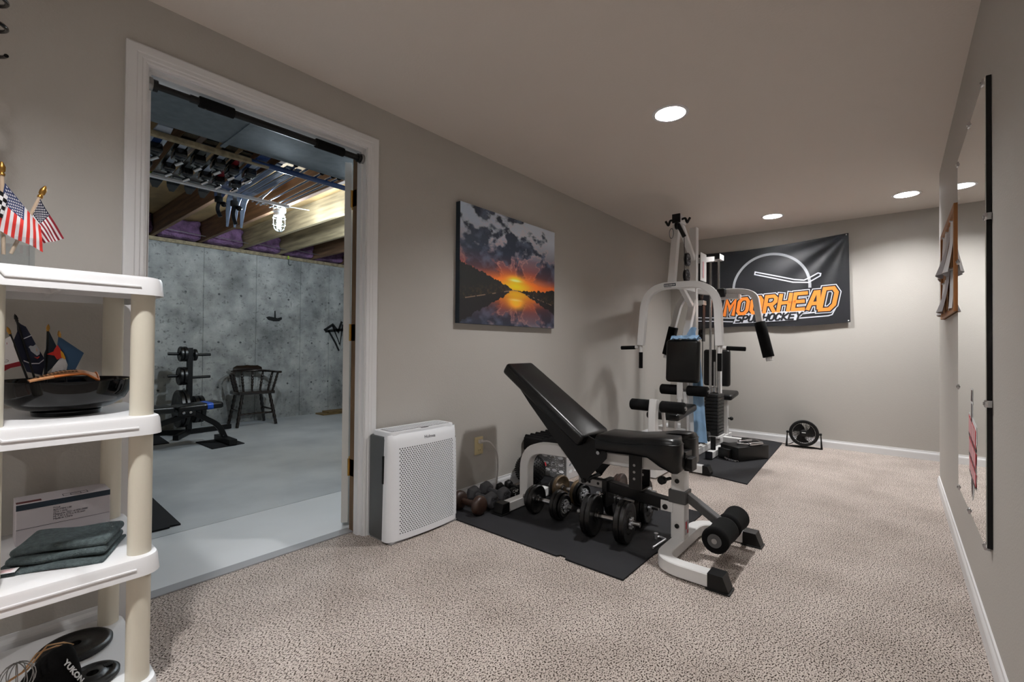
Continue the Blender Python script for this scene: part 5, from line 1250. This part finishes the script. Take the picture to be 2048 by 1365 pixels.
# ------------------------------------------------------------------ banner
BX = XB-.022
bt = thing('team_banner', 'black sports banner with orange MOORHEAD lettering on the end wall', 'banner', (BX, 1.1, 1.24))
def bw(y, z):   # distance from the wall along -x; folds pulled from the pinned corners
    r1 = math.hypot(y-.367, z-2.149); a1 = math.atan2(2.149-z, y-.367); f = .011*math.sin(a1*15)*min(1, r1/.25)*max(0, 1-r1/1.15)
    r2 = math.hypot(y-1.88, z-2.11); a2 = math.atan2(2.11-z, 1.88-y); f += .008*math.sin(a2*12)*min(1, r2/.25)*max(0, 1-r2/.9)
    f += .010*max(0, (1.45-z)/.2)*(.5+.5*math.sin(y*9))
    return BX-.006-f
def edges(u):   # u 0 at right (low y) .. 1 at left
    y = .367+(1.88-.367)*u; top = 2.149-.04*u-.030*math.sin(PI*u); bot = 1.266-.052*u-.014*math.sin(PI*u*2)*1.0
    return y, top, bot
b = BM()
def bf(u, v):
    y, tp_, bo = edges(u); y2 = y-.016*(1-v)*(1-u) ; z = bo+(tp_-bo)*v; return V(bw(y2, z), y2, z)
grid(b, 110, 64, bf); thicken(b, .0012); part(bt, 'cloth', b, 'banner_black', 60)
for u, v in ((.012, .985), (.988, .985), (.01, .02)):
    p = bf(u, v); b = BM(); cyl(b, p+V(.012, 0, 0), p+V(-.004, 0, 0), .006, n=12); part(bt, 'push_pin', b, 'paint_white', 40)
def conform(b, lift):
    ys = [v.co.y for v in b.verts]; zs = [v.co.z for v in b.verts]
    y = min(ys)+.02
    while y < max(ys): bmesh.ops.bisect_plane(b, geom=list(b.verts)+list(b.edges)+list(b.faces), plane_co=(0, y, 0), plane_no=(0, 1, 0)); y += .022
    z = min(zs)+.02
    while z < max(zs): bmesh.ops.bisect_plane(b, geom=list(b.verts)+list(b.edges)+list(b.faces), plane_co=(0, 0, z), plane_no=(0, 0, 1)); z += .024
    for v in b.verts: v.co.x = bw(v.co.y, v.co.z)-lift
    return b
def flat(name, strokes, hw, m_, lift, parent=bt, label=None, kind=None):
    # strokes in (y, z)
    b = BM()
    for s in strokes: stroke2d(b, s, hw, lambda p: V(0, p.x, p.y))
    return part(parent, name, conform(b, lift), m_, label=label, kind=kind)
def word(txt, y0, z0, w_, h_, gap, slant, dz):
    out = []; y = y0; z = z0
    for c in txt:
        L = []
        for s in STROKES[c]:
            q = []
            for p in s:
                if p == 'c': q.append('c'); continue
                px, pz = p; q.append((y-(px*w_+slant*pz/1.4*h_), z+pz/1.4*h_+dz*(px*w_)))
            L.append(q)
        out.append((c, L)); y -= w_+gap; z += dz*(w_+gap)
    return out
# ring
cy0, cz0, rr = 1.055, 1.655, .366
flat('ring', [[(cy0+rr*math.cos(a), cz0+rr*math.sin(a)) for a in [(-2+184*i/44)*PI/180 for i in range(45)]]], .013, 'banner_grey', .0025)
# hockey stick outline across the ring
STK = [(1.20, 1.842), (.83, 1.728), (.74, 1.712), (.69, 1.735), (.618, 1.775), (.596, 1.768), (.60, 1.745), (.70, 1.685), (.84, 1.70), (1.205, 1.815), 'c']
flat('stick_outline', [STK], .006, 'banner_white', .0035)
# main word: white edge, black edge, orange letters
W1 = word('MOORHEA', 1.515, 1.378, .092, .165, .043, .16, .045)
W1 += word('D', .600, 1.398, .108, .212, .0, .18, .03)
lw = part(bt, 'lettering_backing', conform((lambda b: ([stroke2d(b, s, .038, lambda p: V(0, p.x, p.y)) for c, L in W1 for s in L], b)[1])(BM()), .0045), 'banner_white')
b_ = BM(); [stroke2d(b_, s, .030, lambda p: V(0, p.x, p.y)) for c, L in W1 for s in L]; part(bt, 'lettering_outline', conform(b_, .0058), 'banner_black')
for c, L in W1:
    b = BM(); [stroke2d(b, s, .0175, lambda p: V(0, p.x, p.y)) for s in L]; part(bt, 'letter', conform(b, .0072), 'banner_orange', label='orange letter '+c)
# second line on a white plate
b = BM(); P = [(1.425, 1.275), (1.385, 1.378), (.735, 1.402), (.760, 1.345), (.81, 1.298)]; b.faces.new([b.verts.new((0, y, z)) for y, z in P]); part(bt, 'lower_plate', conform(b, .0062), 'banner_white')
for c, L in word('SPUD', 1.392, 1.294, .042, .066, .020, .30, .02)+word('HOCKEY', 1.128, 1.303, .042, .066, .020, .30, .02):
    b = BM(); [stroke2d(b, s, .0095, lambda p: V(0, p.x, p.y)) for s in L]; part(bt, 'letter', conform(b, .0078), 'banner_black', label='black letter '+c)
flat('stick_outline', [[(1.82, 1.358), (1.41, 1.338)], [(1.82, 1.318), (1.43, 1.298)], [(.765, 1.362), (.565, 1.382), (.50, 1.45), (.462, 1.455), (.458, 1.44), (.50, 1.345), (.53, 1.335), (.79, 1.318)]], .0055, 'banner_white', .0035, kind='stuff')

# ------------------------------------------------------------------ floor fan
FX, FY, FZ = 5.46, .722, .148
fn = thing('floor_fan', 'small round black floor fan by the end wall baseboard', 'fan', (FX, FY, 0), .12, world=False)
# local: faces -x
AXF = Matrix.Translation((0, 0, FZ)) @ Matrix.Rotation(math.radians(-90+6), 4, 'Y')   # local z -> -x tilted up
b = BM(); lathe(b, [(.100, .028), (.112, .034), (.126, .030), (.130, .015), (.130, -.02), (.118, -.035), (.104, -.03), (.108, 0), (.100, .028)], AXF, n=44); part(fn, 'housing', b, 'black_plastic', 45)
for k in range(44):
    pass
b = BM()
for k in range(44):
    a0 = 2*PI*k/44; pts = [AXF @ Vector((r*math.cos(a0+.9*(r-.03)/.07*.25), r*math.sin(a0+.9*(r-.03)/.07*.25), .030+.006*(1-((r-.03)/.075)**2))) for r in (.03, .05, .07, .09, .104)]; sweep(b, pts, rect(.0022, .004, 0))
for r in (.055, .08): tube(b, [AXF @ Vector((r*math.cos(2*PI*i/36), r*math.sin(2*PI*i/36), .034)) for i in range(36)], .0013, 5, closed=True)
part(fn, 'front_grille', b, 'black_plastic', kind='stuff')
b = BM()
for k in range(32):
    a0 = 2*PI*k/32; cyl(b, AXF @ Vector((.02*math.cos(a0), .02*math.sin(a0), -.032)), AXF @ Vector((.106*math.cos(a0), .106*math.sin(a0), -.03)), .0016, n=5)
part(fn, 'rear_grille', b, 'grey_metal', kind='stuff')
b = BM(); lathe(b, [(.034, .028), (.034, .040), (.030, .043), (0, .044)], AXF, n=28); hb = part(fn, 'hub_badge', b, 'black_plastic', 40)
b = BM(); box(b, None, (.007, .034, .001), M=AXF @ Matrix.Translation((-.006 if False else .006, 0, .0446))); part(hb, 'print', b, 'paint_white')
for k in range(3):
    b = BM(); a0 = k*2*PI/3+.4
    def bl(u, v): r = .022+.075*u; a = a0+(v-.5)*(1.5-.3*u)+.5*u; return AXF @ Vector((r*math.cos(a), r*math.sin(a), .012-.026*v))
    grid(b, 8, 8, bl); thicken(b, .002); part(fn, 'blade', b, 'black_plastic', 50)
b = BM(); cyl(b, AXF @ Vector((0, 0, -.02)), AXF @ Vector((0, 0, .016)), .024, n=20); part(fn, 'hub', b, 'black_plastic', 40)
b = BM(); sweep(b, [(0, -.142, .16), (0, -.146, .08), (0, -.150, .004)], rect(.03, .012), up=(0, 1, 0), scale=[.7, 1.0, 1.6]); part(fn, 'stand_leg', b, 'black_plastic', 40)
b = BM(); sweep(b, [(0, .142, .16), (0, .146, .08), (0, .150, .004)], rect(.03, .012), up=(0, 1, 0), scale=[.7, 1.0, 1.6]); part(fn, 'stand_leg', b, 'black_plastic', 40)
b = BM(); sweep(b, fillet([(0, -.150, .006), (.03, -.07, .008), (.03, .07, .008), (0, .150, .006)], .04, 5), rect(.03, .010)); part(fn, 'stand_base', b, 'black_plastic', 40)
for s in (-1, 1):
    b = BM(); cyl(b, (0, s*.128, FZ), (0, s*.152, FZ), .011, n=14, bev=.002); part(fn, 'tilt_knob', b, 'black_plastic', 40)
b = BM(); tube(b, fillet([(5.50, .79, .06), (5.50, .86, .006), (5.575, 1.0, .006), (5.585, 1.05, .006), (5.60, 1.25, .006), (5.572, 1.38, .006), (5.60, 1.55, .006), (5.60, 1.95, .006), (5.60, 2.10, .006)], .05, 6), .0034, 7); solo('fan_cord', b, 'black_plastic', 'thin black power cord running along the end wall from the fan', 'cord', smooth=60)

# ------------------------------------------------------------------ mirror on the right wall
mr = thing('wall_mirror', 'tall frameless mirror clipped to the right wall', 'mirror', (2.57, YR+.01, .36))
MX0, MX1, MZ0, MZ1, MYa, MYb = 2.145, 3.03, .358, 1.905, YR+.001, YR+.016
b = BM(); bb(b, MX0, MX1, MYa, MYb-.003, MZ0, MZ1); part(mr, 'backing', b, 'dark_void')
b = BM(); bb(b, MX0+.001, MX1-.001, MYb-.003, MYb, MZ0+.001, MZ1-.001, bev=.0008, seg=1); part(mr, 'glass', b, 'mirror')
for x, z in ((MX0, 1.44), (MX0, .828), (MX1, 1.885), (MX1, 1.42), (MX1, .828), (MX1-.02, MZ0), (2.60, MZ0), (2.17, MZ0), (2.58, MZ1), (2.20, MZ1)):
    b = BM(); bb(b, x-.011, x+.011, MYa, MYb+.004, z-.012, z+.012, bev=.003); cyl(b, (x, MYb+.003, z), (x, MYb+.007, z), .005, n=10); part(mr, 'clip', b, 'clear_glass' if False else 'chrome', 40)
dk = thing('mirror_sticker', 'red and white stick-shaped sticker on the lower part of the mirror', 'sticker', (2.49, MYb, .43))
def decal(name, pts, m_, d):
    b = BM(); extr(b, [(-x, z) for x, z in pts], basis((0, MYb+d, 0), (-1, 0, 0), (0, 0, 1)), .0005); return part(dk, name, b, m_)
decal('outline', [(2.52, .855), (2.475, .855), (2.465, .80), (2.485, .79), (2.48, .745), (2.44, .735), (2.365, .722), (2.36, .66), (2.39, .64), (2.375, .52), (2.40, .50), (2.44, .51), (2.455, .455), (2.49, .425), (2.515, .455), (2.53, .52), (2.585, .55), (2.60, .72), (2.58, .755), (2.55, .735), (2.525, .75), (2.535, .80)], 'paint_white', .0004)
decal('shape', [(2.515, .848), (2.482, .848), (2.473, .805), (2.527, .805)], 'decal_dark', .001)
decal('shape', [(2.52, .795), (2.495, .795), (2.49, .72), (2.52, .72)], 'decal_dark', .001)
for k, (zt, dz_) in enumerate(((.735, .075), (.650, .065), (.575, .055))):
    decal('band', [(2.592-k*.006, zt+.012), (2.592-k*.006, zt-dz_+.018), (2.385, zt-dz_-.022), (2.375, zt-.03)], 'decal_red', .001)
    decal('band_edge', [(2.592-k*.006, zt-dz_+.018), (2.592-k*.006, zt-dz_+.006), (2.385, zt-dz_-.034), (2.385, zt-dz_-.022)], 'decal_dark', .0014)
    b = BM()
    for q in range(4): x = 2.575-q*.047; extr(b, [(-x, zt+.002-q*.008), (-x+.036, zt-.004-q*.008), (-x+.036, zt-dz_*.82-q*.008), (-x, zt-dz_*.76-q*.008)], basis((0, MYb+.0018, 0), (-1, 0, 0), (0, 0, 1)), .0004)
    part(dk, 'block_letters', b, 'decal_pink', kind='stuff')
decal('shape', [(2.52, .505), (2.46, .50), (2.475, .455), (2.492, .437), (2.508, .455)], 'decal_dark', .001)

# ------------------------------------------------------------------ cork board with papers
cb = thing('cork_board', 'oak framed cork board on the right wall past the mirror', 'cork board', (3.6, YR+.01, 1.19))
KX0, KX1, KZ0, KZ1 = 3.16, 4.06, 1.195, 1.735
b = BM(); bb(b, KX0, KX1, YR+.001, YR+.010, KZ0, KZ1); part(cb, 'cork_panel', b, 'cork')
for (x0, x1, z0, z1) in ((KX0-.004, KX0+.03, KZ0, KZ1), (KX1-.03, KX1, KZ0, KZ1), (KX0+.03, KX1-.03, KZ1-.03, KZ1), (KX0+.03, KX1-.03, KZ0, KZ0+.03)):
    b = BM(); bb(b, x0, x1, YR+.001, YR+.022, z0, z1, bev=.003); part(cb, 'frame_rail', b, 'frame_oak')
PAPERS = [('white sheet pinned at the near top of the cork board, its foot curling out', 3.21, 3.44, 1.69, 1.40, .045, 'paper'), ('greyish sheet pinned at the middle of the cork board, bulging outward', 3.46, 3.70, 1.68, 1.42, .060, 'paper_grey'), ('white sheet pinned at the far top of the cork board', 3.74, 3.98, 1.70, 1.43, .035, 'paper'),
          ('white sheet pinned at the near bottom of the cork board', 3.22, 3.45, 1.44, 1.215, .020, 'paper'), ('greyish sheet at the lower middle of the cork board, curled like a tube', 3.50, 3.72, 1.46, 1.215, .055, 'paper_grey'), ('white sheet at the far bottom of the cork board, its corner lifted', 3.76, 3.99, 1.42, 1.21, .040, 'paper')]
for lab, x0, x1, z1, z0, cur, m_ in PAPERS:
    t = thing('pinned_paper', lab, 'paper', ((x0+x1)/2, YR+.0125, z0), 0, 'papers on the cork board')
    b = BM(); grid(b, 8, 10, lambda u, v: V(x0+(x1-x0)*u, YR+.0125+cur*(1-v)**1.6*(.6+.4*math.sin(PI*u*1.3))+.004*math.sin(u*9), z0+(z1-z0)*v)); thicken(b, .0006); part(t, 'sheet', b, m_, 60)
    b = BM(); p = V((x0+x1)/2, YR+.013, z1-.012); cyl(b, p, p+V(0, .010, 0), .0035, n=8); cyl(b, p+V(0, .010, 0), p+V(0, .013, 0), .006, n=10); part(t, 'push_pin', b, 'paint_white', 40)
# ------------------------------------------------------------------ overhead ski rack in the concrete room
ZR = 2.105
t = thing('ski_rack', 'two-bar overhead rack hung under the joists for skis', 'ski rack', (1.2, 3.35, ZR))
b = BM(); sweep(b, [(.30, 2.99, ZR), (1.20, 2.985, ZR)], rect(.030, .030)); part(t, 'wood_bar', b, 'joist_pale')
b = BM(); cyl(b, (1.10, 2.985, ZR+.002), (2.05, 2.985, ZR+.002), .017, n=16); part(t, 'blue_pipe', b, 'ski_blue', 40)
b = BM(); sweep(b, [(.30, 3.76, ZR), (1.66, 3.735, ZR)], rect(.026, .022)); part(t, 'white_bar', b, 'plastic_white')
for x, y in ((.44, 2.99), (.90, 2.99), (1.36, 2.985), (1.82, 2.985), (.44, 3.76), (.90, 3.75), (1.36, 3.742)):
    b = BM(); cyl(b, (x, y, ZR+.008), (x, y, ZJ+.001), .004, n=8); part(t, 'hanger', b, 'steel')
b = BM(); cyl(b, (1.66, 3.735, ZR), (1.86, 3.80, ZR+.03), .004, n=8); part(t, 'end_wire', b, 'paint_white')
def ski(label, x0, x1, y0, y1, w_, m_, tip=.14, z=None, binding=True, lift=0.0, base='ski_white'):
    z = ZR+.024+lift if z is None else z
    t = thing('ski', label, 'ski', ((x0+x1)/2, (y0+y1)/2, z), 0, 'skis stored on the overhead rack')
    pts = []; n = 22
    for k in range(n+1):
        u = k/n; x = x0+(x1-x0)*u; y = y0+(y1-y0)*u; c = max(0, (u-.86)/.14); zz = z-tip*c*c; y -= .05*c*c; pts.append((x, y, zz))
    b = BM(); sweep(b, pts, rect(w_, .010, .002), scale=[.75+.25*min(1, k/4) if k < 4 else (1 if k < n-3 else (1.05, .95, .75, .35)[k-n+3]) for k in range(n+1)]); s = part(t, 'plank', b, m_, 40)
    b = BM(); sweep(b, [(p[0], p[1], p[2]-.0055) for p in pts[3:16]], rect(w_*.45, .001, 0)); part(s, 'top_graphic', b, base)
    if binding:
        d = Vector((x1-x0, y1-y0, 0)).normalized(); s_ = Vector((d.y, -d.x, 0)); c = Vector((x0+(x1-x0)*.42, y0+(y1-y0)*.42, z-.005))
        for o, L, h in ((-.14, .11, .05), (.15, .09, .045)):
            b = BM(); M = basis(c+d*o, s_, d); box(b, None, (w_*.8, L, h), bev=.010, M=M @ Matrix.Translation((0, 0, h*.5 if M.col[2].z < 0 else -h*.5))); bd = part(t, 'binding', b, 'ski_black', 40)
            b = BM(); cyl(b, c+d*(o+L*.3)+s_*w_*.3+V(0, 0, -h), c+d*(o+L*.5)-s_*w_*.1+V(0, 0, -h-.02), .012, n=10); part(bd, 'heel_lever', b, 'chrome', 40)
    return t
SK = [('pale patterned ski with a binding at the left end of the rack', .66, .72, 2.90, 3.98, .085, 'ski_white', 'ski_blue'), ('black ski with bindings, second from the left end of the rack', .775, .835, 2.88, 3.97, .080, 'ski_black', 'ski_white'),
      ('black ski with grey graphic, third on the rack', .875, .935, 2.90, 3.99, .078, 'ski_black', 'hook_grey'), ('black ski with white graphic, fourth on the rack', .97, 1.03, 2.87, 3.96, .078, 'ski_black', 'ski_white'), ('dark red tipped ski, fifth on the rack', 1.06, 1.12, 2.92, 3.98, .076, 'ski_black', 'ski_red'), ('navy ski with blue graphic in the middle of the rack', 1.15, 1.22, 2.89, 3.97, .076, 'ski_blue', 'ski_white')]
for lab, x0, x1, y0, y1, w_, m_, g_ in SK: ski(lab, x0, x1, y0, y1, w_, m_, .05, base=g_)
for k, (lab, x0, x1) in enumerate((('narrow silver cross-country ski with its tip curving down, left of three', 1.255, 1.30), ('narrow silver cross-country ski with its tip curving down, middle of three', 1.315, 1.345), ('narrow silver cross-country ski with its tip curving down, right of three', 1.375, 1.385))):
    ski(lab, x0, x1, 2.95, 4.02-.02*k, .044, 'pole_silver', .22, binding=False, base='ski_blue')
for k, (lab, x0, x1) in enumerate((('thin silver ski pole on the rack beside the cross-country skis', 1.33, 1.50), ('thin silver ski pole crossing the others on the rack', 1.42, 1.47), ('silver ski pole at the middle right of the rack', 1.50, 1.53), ('silver ski pole, next to last at the right of the rack', 1.575, 1.60), ('silver ski pole at the right end of the rack', 1.62, 1.635))):
    t = thing('ski_pole', lab, 'ski pole', ((x0+x1)/2, 3.4, ZR+.024), 0, 'ski poles on the overhead rack'); zz = ZR+.024+(.014 if k == 1 else 0)
    b = BM(); cyl(b, (x0, 2.90, zz), (x1, 3.95, zz-.002), .0075, r2=.005, n=10); part(t, 'shaft', b, 'pole_silver', 40)
    b = BM(); cyl(b, (x0, 2.90, zz), (x0-.01, 2.80, zz), .014, n=12, bev=.004); part(t, 'grip', b, 'black_foam', 40)
    b = BM(); p = Vector((x0+(x1-x0)*.93, 2.90+1.05*.93, zz)); d = Vector((x1-x0, 1.05, 0)).normalized(); tube(b, [p+Vector((d.y, -d.x, 0))*.028*math.cos(a)+V(0, 0, .012*math.sin(a)) for a in [2*PI*i/14 for i in range(14)]], .003, 6, closed=True); part(t, 'basket', b, 'black_plastic', 60)
for k, (lab, x, y, L) in enumerate((('black ski strap bundle hanging from the rack, left one', 1.19, 3.80, .17), ('longer black ski boot strap hanging from the rack, right one', 1.30, 3.82, .20))):
    t = thing('hanging_strap', lab, 'strap', (x, y, ZR-L))
    b = BM(); sweep(b, fillet([(x, y, ZR+.01), (x+.005, y+.012, ZR-.05), (x-.01, y+.01, ZR-L*.7), (x+.012, y+.006, ZR-L)], .05, 5), rect(.026, .008, .001), up=(0, 1, 0), scale=None); part(t, 'webbing', b, 'ski_black', 40)
    b = BM(); box(b, (x, y+.01, ZR-.045), (.05, .035, .045), bev=.008); part(t, 'buckle', b, 'black_plastic', 40); b = BM(); sph(b, (x+.03, y, ZR-.075), .02, 12, 8); part(t, 'toggle', b, 'gloss_black', 60)
b = BM(); pad(b, (.80, 3.83, ZR+.042), (.14, .05, .04), .014); bmesh.ops.translate(b, verts=b.verts, vec=(0, .03, -.006)); solo('lime_glove', b, 'lime', 'lime green ski glove tucked on the rack behind the white bar', 'glove', smooth=50)
# clamp hook on the sill
t = thing('wall_hook', 'steel hook with yellow-green clamp hanging at the top of the concrete wall', 'hook', (2.885, YC-.03, 2.1))
b = BM(); bb(b, 2.865, 2.885, YC-.03, YC-.011, 2.18, 2.25, bev=.003); part(t, 'clamp', b, 'lime')
b = BM(); tube(b, [(2.875, YC-.03, 2.18)]+[(2.895+.022*math.cos(a), YC-.032, 2.125+.026*math.sin(a)) for a in [PI*.8+i*PI*1.0/8 for i in range(9)]], .005, 8); part(t, 'hook', b, 'hook_grey', 60)

# ------------------------------------------------------------------ captain's chair against the concrete wall
CC = (2.335, 6.19, 0)
t = thing('captains_chair', 'dark turned-wood captain chair against the concrete wall', 'chair', CC, -.04, world=False)
def turned(b, p0, p1, r, n=12, beads=3):
    p0, p1 = Vector(p0), Vector(p1); L = (p1-p0).length; prof = []
    for k in range(25):
        u = k/24; rr = r*(.75+.28*math.sin(u*PI*2*beads)**2) if .12 < u < .88 else r*.8; prof.append((rr, u*L))
    lathe(b, [(0, 0)]+prof+[(0, L)], axisM(p0, p1-p0), n=n)
b = BM(); pts = [(-.20, -.185), (.20, -.185), (.225, -.12), (.225, .08), (.19, .185), (-.19, .185), (-.225, .08), (-.225, -.12)]; extr(b, pts, Matrix.Translation((0, 0, .385)), .038, bev=.009); part(t, 'seat', b, 'chair_wood', 45)
for (x, y) in ((-.155, -.14), (.155, -.14), (-.145, .14), (.145, .14)):
    b = BM(); turned(b, (x*1.42, y*1.28, .0), (x, y, .388), .022); part(t, 'leg', b, 'chair_wood', 60)
b = BM(); turned(b, (-.195, -.165, .15), (.195, -.165, .15), .015); part(t, 'stretcher', b, 'chair_wood', 60)
for s in (-1, 1):
    b = BM(); turned(b, (s*.19, -.16, .185), (s*.18, .155, .185), .013); part(t, 'stretcher', b, 'chair_wood', 60)
arc = [(-.265, -.16, .650), (-.262, -.02, .650), (-.235, .12, .655), (-.13, .185, .660), (0, .20, .662), (.13, .185, .660), (.235, .12, .655), (.262, -.02, .650), (.265, -.16, .650)]
b = BM(); sweep(b, fillet(arc, .08, 5), rect(.052, .026, .006)); part(t, 'arm_bow', b, 'chair_wood', 45)
b = BM(); P = [(-.17, 0), (.17, 0), (.165, .03), (.12, .055), (.06, .045), (0, .06), (-.06, .045), (-.12, .055), (-.165, .03)]; extr(b, P, basis((0, .215, .672), (1, 0, 0), (0, .15, 1)), .024, bev=.005)
for v in b.verts: v.co.y -= 1.1*v.co.x**2
part(t, 'crest_rail', b, 'chair_wood', 45)
for (x, y) in ((-.255, -.13), (-.245, .02), (-.175, .15), (-.065, .185), (.065, .185), (.175, .15), (.245, .02), (.255, -.13)):
    b = BM(); turned(b, (x*.78, y*.86, .418), (x, y, .645), .0165, beads=3); part(t, 'spindle', b, 'chair_wood', 60)

# ------------------------------------------------------------------ weight tree
TX, TY = 1.615, 6.0
t = thing('weight_tree', 'black steel weight plate tree in front of the concrete wall', 'weight rack', (TX, TY, 0))
b = BM(); bb(b, TX-.025, TX+.025, TY-.025, TY+.025, .03, .955, bev=.003); part(t, 'column', b, 'black_metal')
for q in ((2.05, 6.06), (1.42, 5.70), (1.20, 6.30)):
    b = BM(); sweep(b, [(TX, TY, .028), (q[0], q[1], .028)], rect(.05, .05)); part(t, 'base_leg', b, 'black_metal', 35)
ARMS = [(.885, -1), (.875, 1), (.645, -1), (.625, 1), (.29, -1), (.27, 1)]
for z, s in ARMS:
    b = BM(); cyl(b, (TX, TY, z), (TX+s*.20, TY, z+.004), .0155, n=14); part(t, 'peg', b, 'black_metal', 40)
def tplate(label, x, z, r, th, rim='iron_black'):
    t = thing('weight_plate', label, 'weight plate', (x, TY, z-r), 0, 'plates on the weight tree')
    b = BM(); lathe(b, [(.0158, -th/2), (r*.4, -th/2), (r*.44, -th/2+.004), (r*.8, -th/2+.004), (r*.84, -th/2), (r-.006, -th/2), (r, -th/2+.006), (r, th/2-.006), (r-.006, th/2), (r*.84, th/2), (r*.8, th/2-.004), (r*.44, th/2-.004), (r*.4, th/2), (.0158, th/2), (.0158, -th/2)], axisM((x, TY, z), (1, 0, 0)), n=44); part(t, 'disc', b, rim, 40)
tplate('small black plate on the top left peg of the weight tree, outer', TX-.082, .886, .083, .032); tplate('small black plate on the top left peg of the weight tree, inner', TX-.046, .886, .083, .034)
tplate('smallest black plate on the top right peg of the weight tree', TX+.048, .876, .066, .030)
tplate('medium black plate on the middle left peg of the weight tree, outer', TX-.088, .645, .10, .034); tplate('medium black plate on the middle left peg of the weight tree, inner', TX-.050, .645, .10, .034)
tplate('large black plate on the low left peg of the weight tree, outer', TX-.095, .29, .205, .040); tplate('large black plate on the low left peg of the weight tree, inner', TX-.050, .29, .205, .036)
tplate('medium black plate on the low right peg of the weight tree, inner', TX+.055, .27, .150, .045); tplate('medium black plate on the low right peg of the weight tree, outer', TX+.105, .27, .150, .045)

# ------------------------------------------------------------------ black and blue bench
t = thing('exercise_bench', 'black and blue padded exercise bench in the concrete room', 'bench', (1.4, 5.22, 0))
def bpad(x0, x1, zc, tl, name):
    b = BM(); Mx = Matrix.Translation(((x0+x1)/2, 5.22, zc)) @ Matrix.Rotation(tl, 4, 'Y'); box(b, None, (x1-x0, .25, .062), bev=.022, seg=3, M=Mx); p = part(t, name, b, 'black_vinyl', 50)
    for xx in ([x1-.115] if name == 'seat' else [x1-.20, x0+.2]):
        b = BM(); box(b, None, (.085, .252, .064), bev=.022, seg=3, M=Matrix.Translation((xx, 5.22, zc+(math.sin(-tl)*(xx-(x0+x1)/2)))) @ Matrix.Rotation(tl, 4, 'Y')); part(p, 'blue_panel', b, 'bench_blue', 50)
bpad(1.285, 1.665, .392, -.05, 'seat'); bpad(.50, 1.27, .388, .0, 'backrest')
def bs(name, pts, w_=.045, fil=.0): b = BM(); sweep(b, fillet(pts, fil, 6) if fil else pts, rect(w_, w_), up=(0, 1, 0)); part(t, name, b, 'black_metal', 35)
bs('front_leg', [(1.40, 5.22, .36), (1.66, 5.22, .19), (1.715, 5.22, .055)], .048, .08); bs('main_beam', [(1.45, 5.22, .335), (.9, 5.22, .17), (.62, 5.22, .06)], .048, .05)
b = BM(); bb(b, 1.685, 1.755, 5.0, 5.43, .0105, .062, bev=.004); part(t, 'front_foot', b, 'black_metal'); b = BM(); bb(b, .58, .65, 5.0, 5.44, .0, .055, bev=.004); part(t, 'rear_foot', b, 'black_metal')
for x in (1.33, 1.385):
    b = BM(); cyl(b, (x, 5.10, .355), (x, 5.085, .355), .013, n=14, bev=.003); part(t, 'bolt', b, 'chrome', 40)
b = BM(); bb(b, 1.29, 1.43, 5.10, 5.34, .325, .365, bev=.004); part(t, 'seat_bracket', b, 'black_metal')
flatmat('rubber_mat', [(1.535, 4.99), (1.835, 5.035), (1.83, 5.46), (1.528, 5.45)], .009, 'small black rubber mat under the front foot of the blue bench', -.003)
flatmat('rubber_mat', [(.95, 5.60), (1.345, 5.60), (1.385, 6.30), (.95, 6.30)], .009, 'black rubber mat behind the blue bench beside the weight tree', -.003)
flatmat('rubber_mat', [(-.1, 3.045), (.735, 3.03), (.74, 3.05), (.788, 3.04), (.80, 3.72), (.80, 4.3), (-.1, 4.3)], .010, 'large dark rubber mat on the slab just inside the doorway', -.003)
# boards on the slab
for k, (lab, y0, y1, z, x0) in enumerate((('lower loose wooden board lying along the concrete wall', 6.22, 6.44, -.003, 3.28), ('upper loose wooden board lying along the concrete wall', 6.25, 6.44, .018, 3.38))):
    b = BM(); box(b, (x0+.45, (y0+y1)/2, z+.010), (.9, y1-y0, .019), rz=.02, bev=.0015); solo('wood_board', b, 'board_wood', lab, 'board', 'boards on the slab')
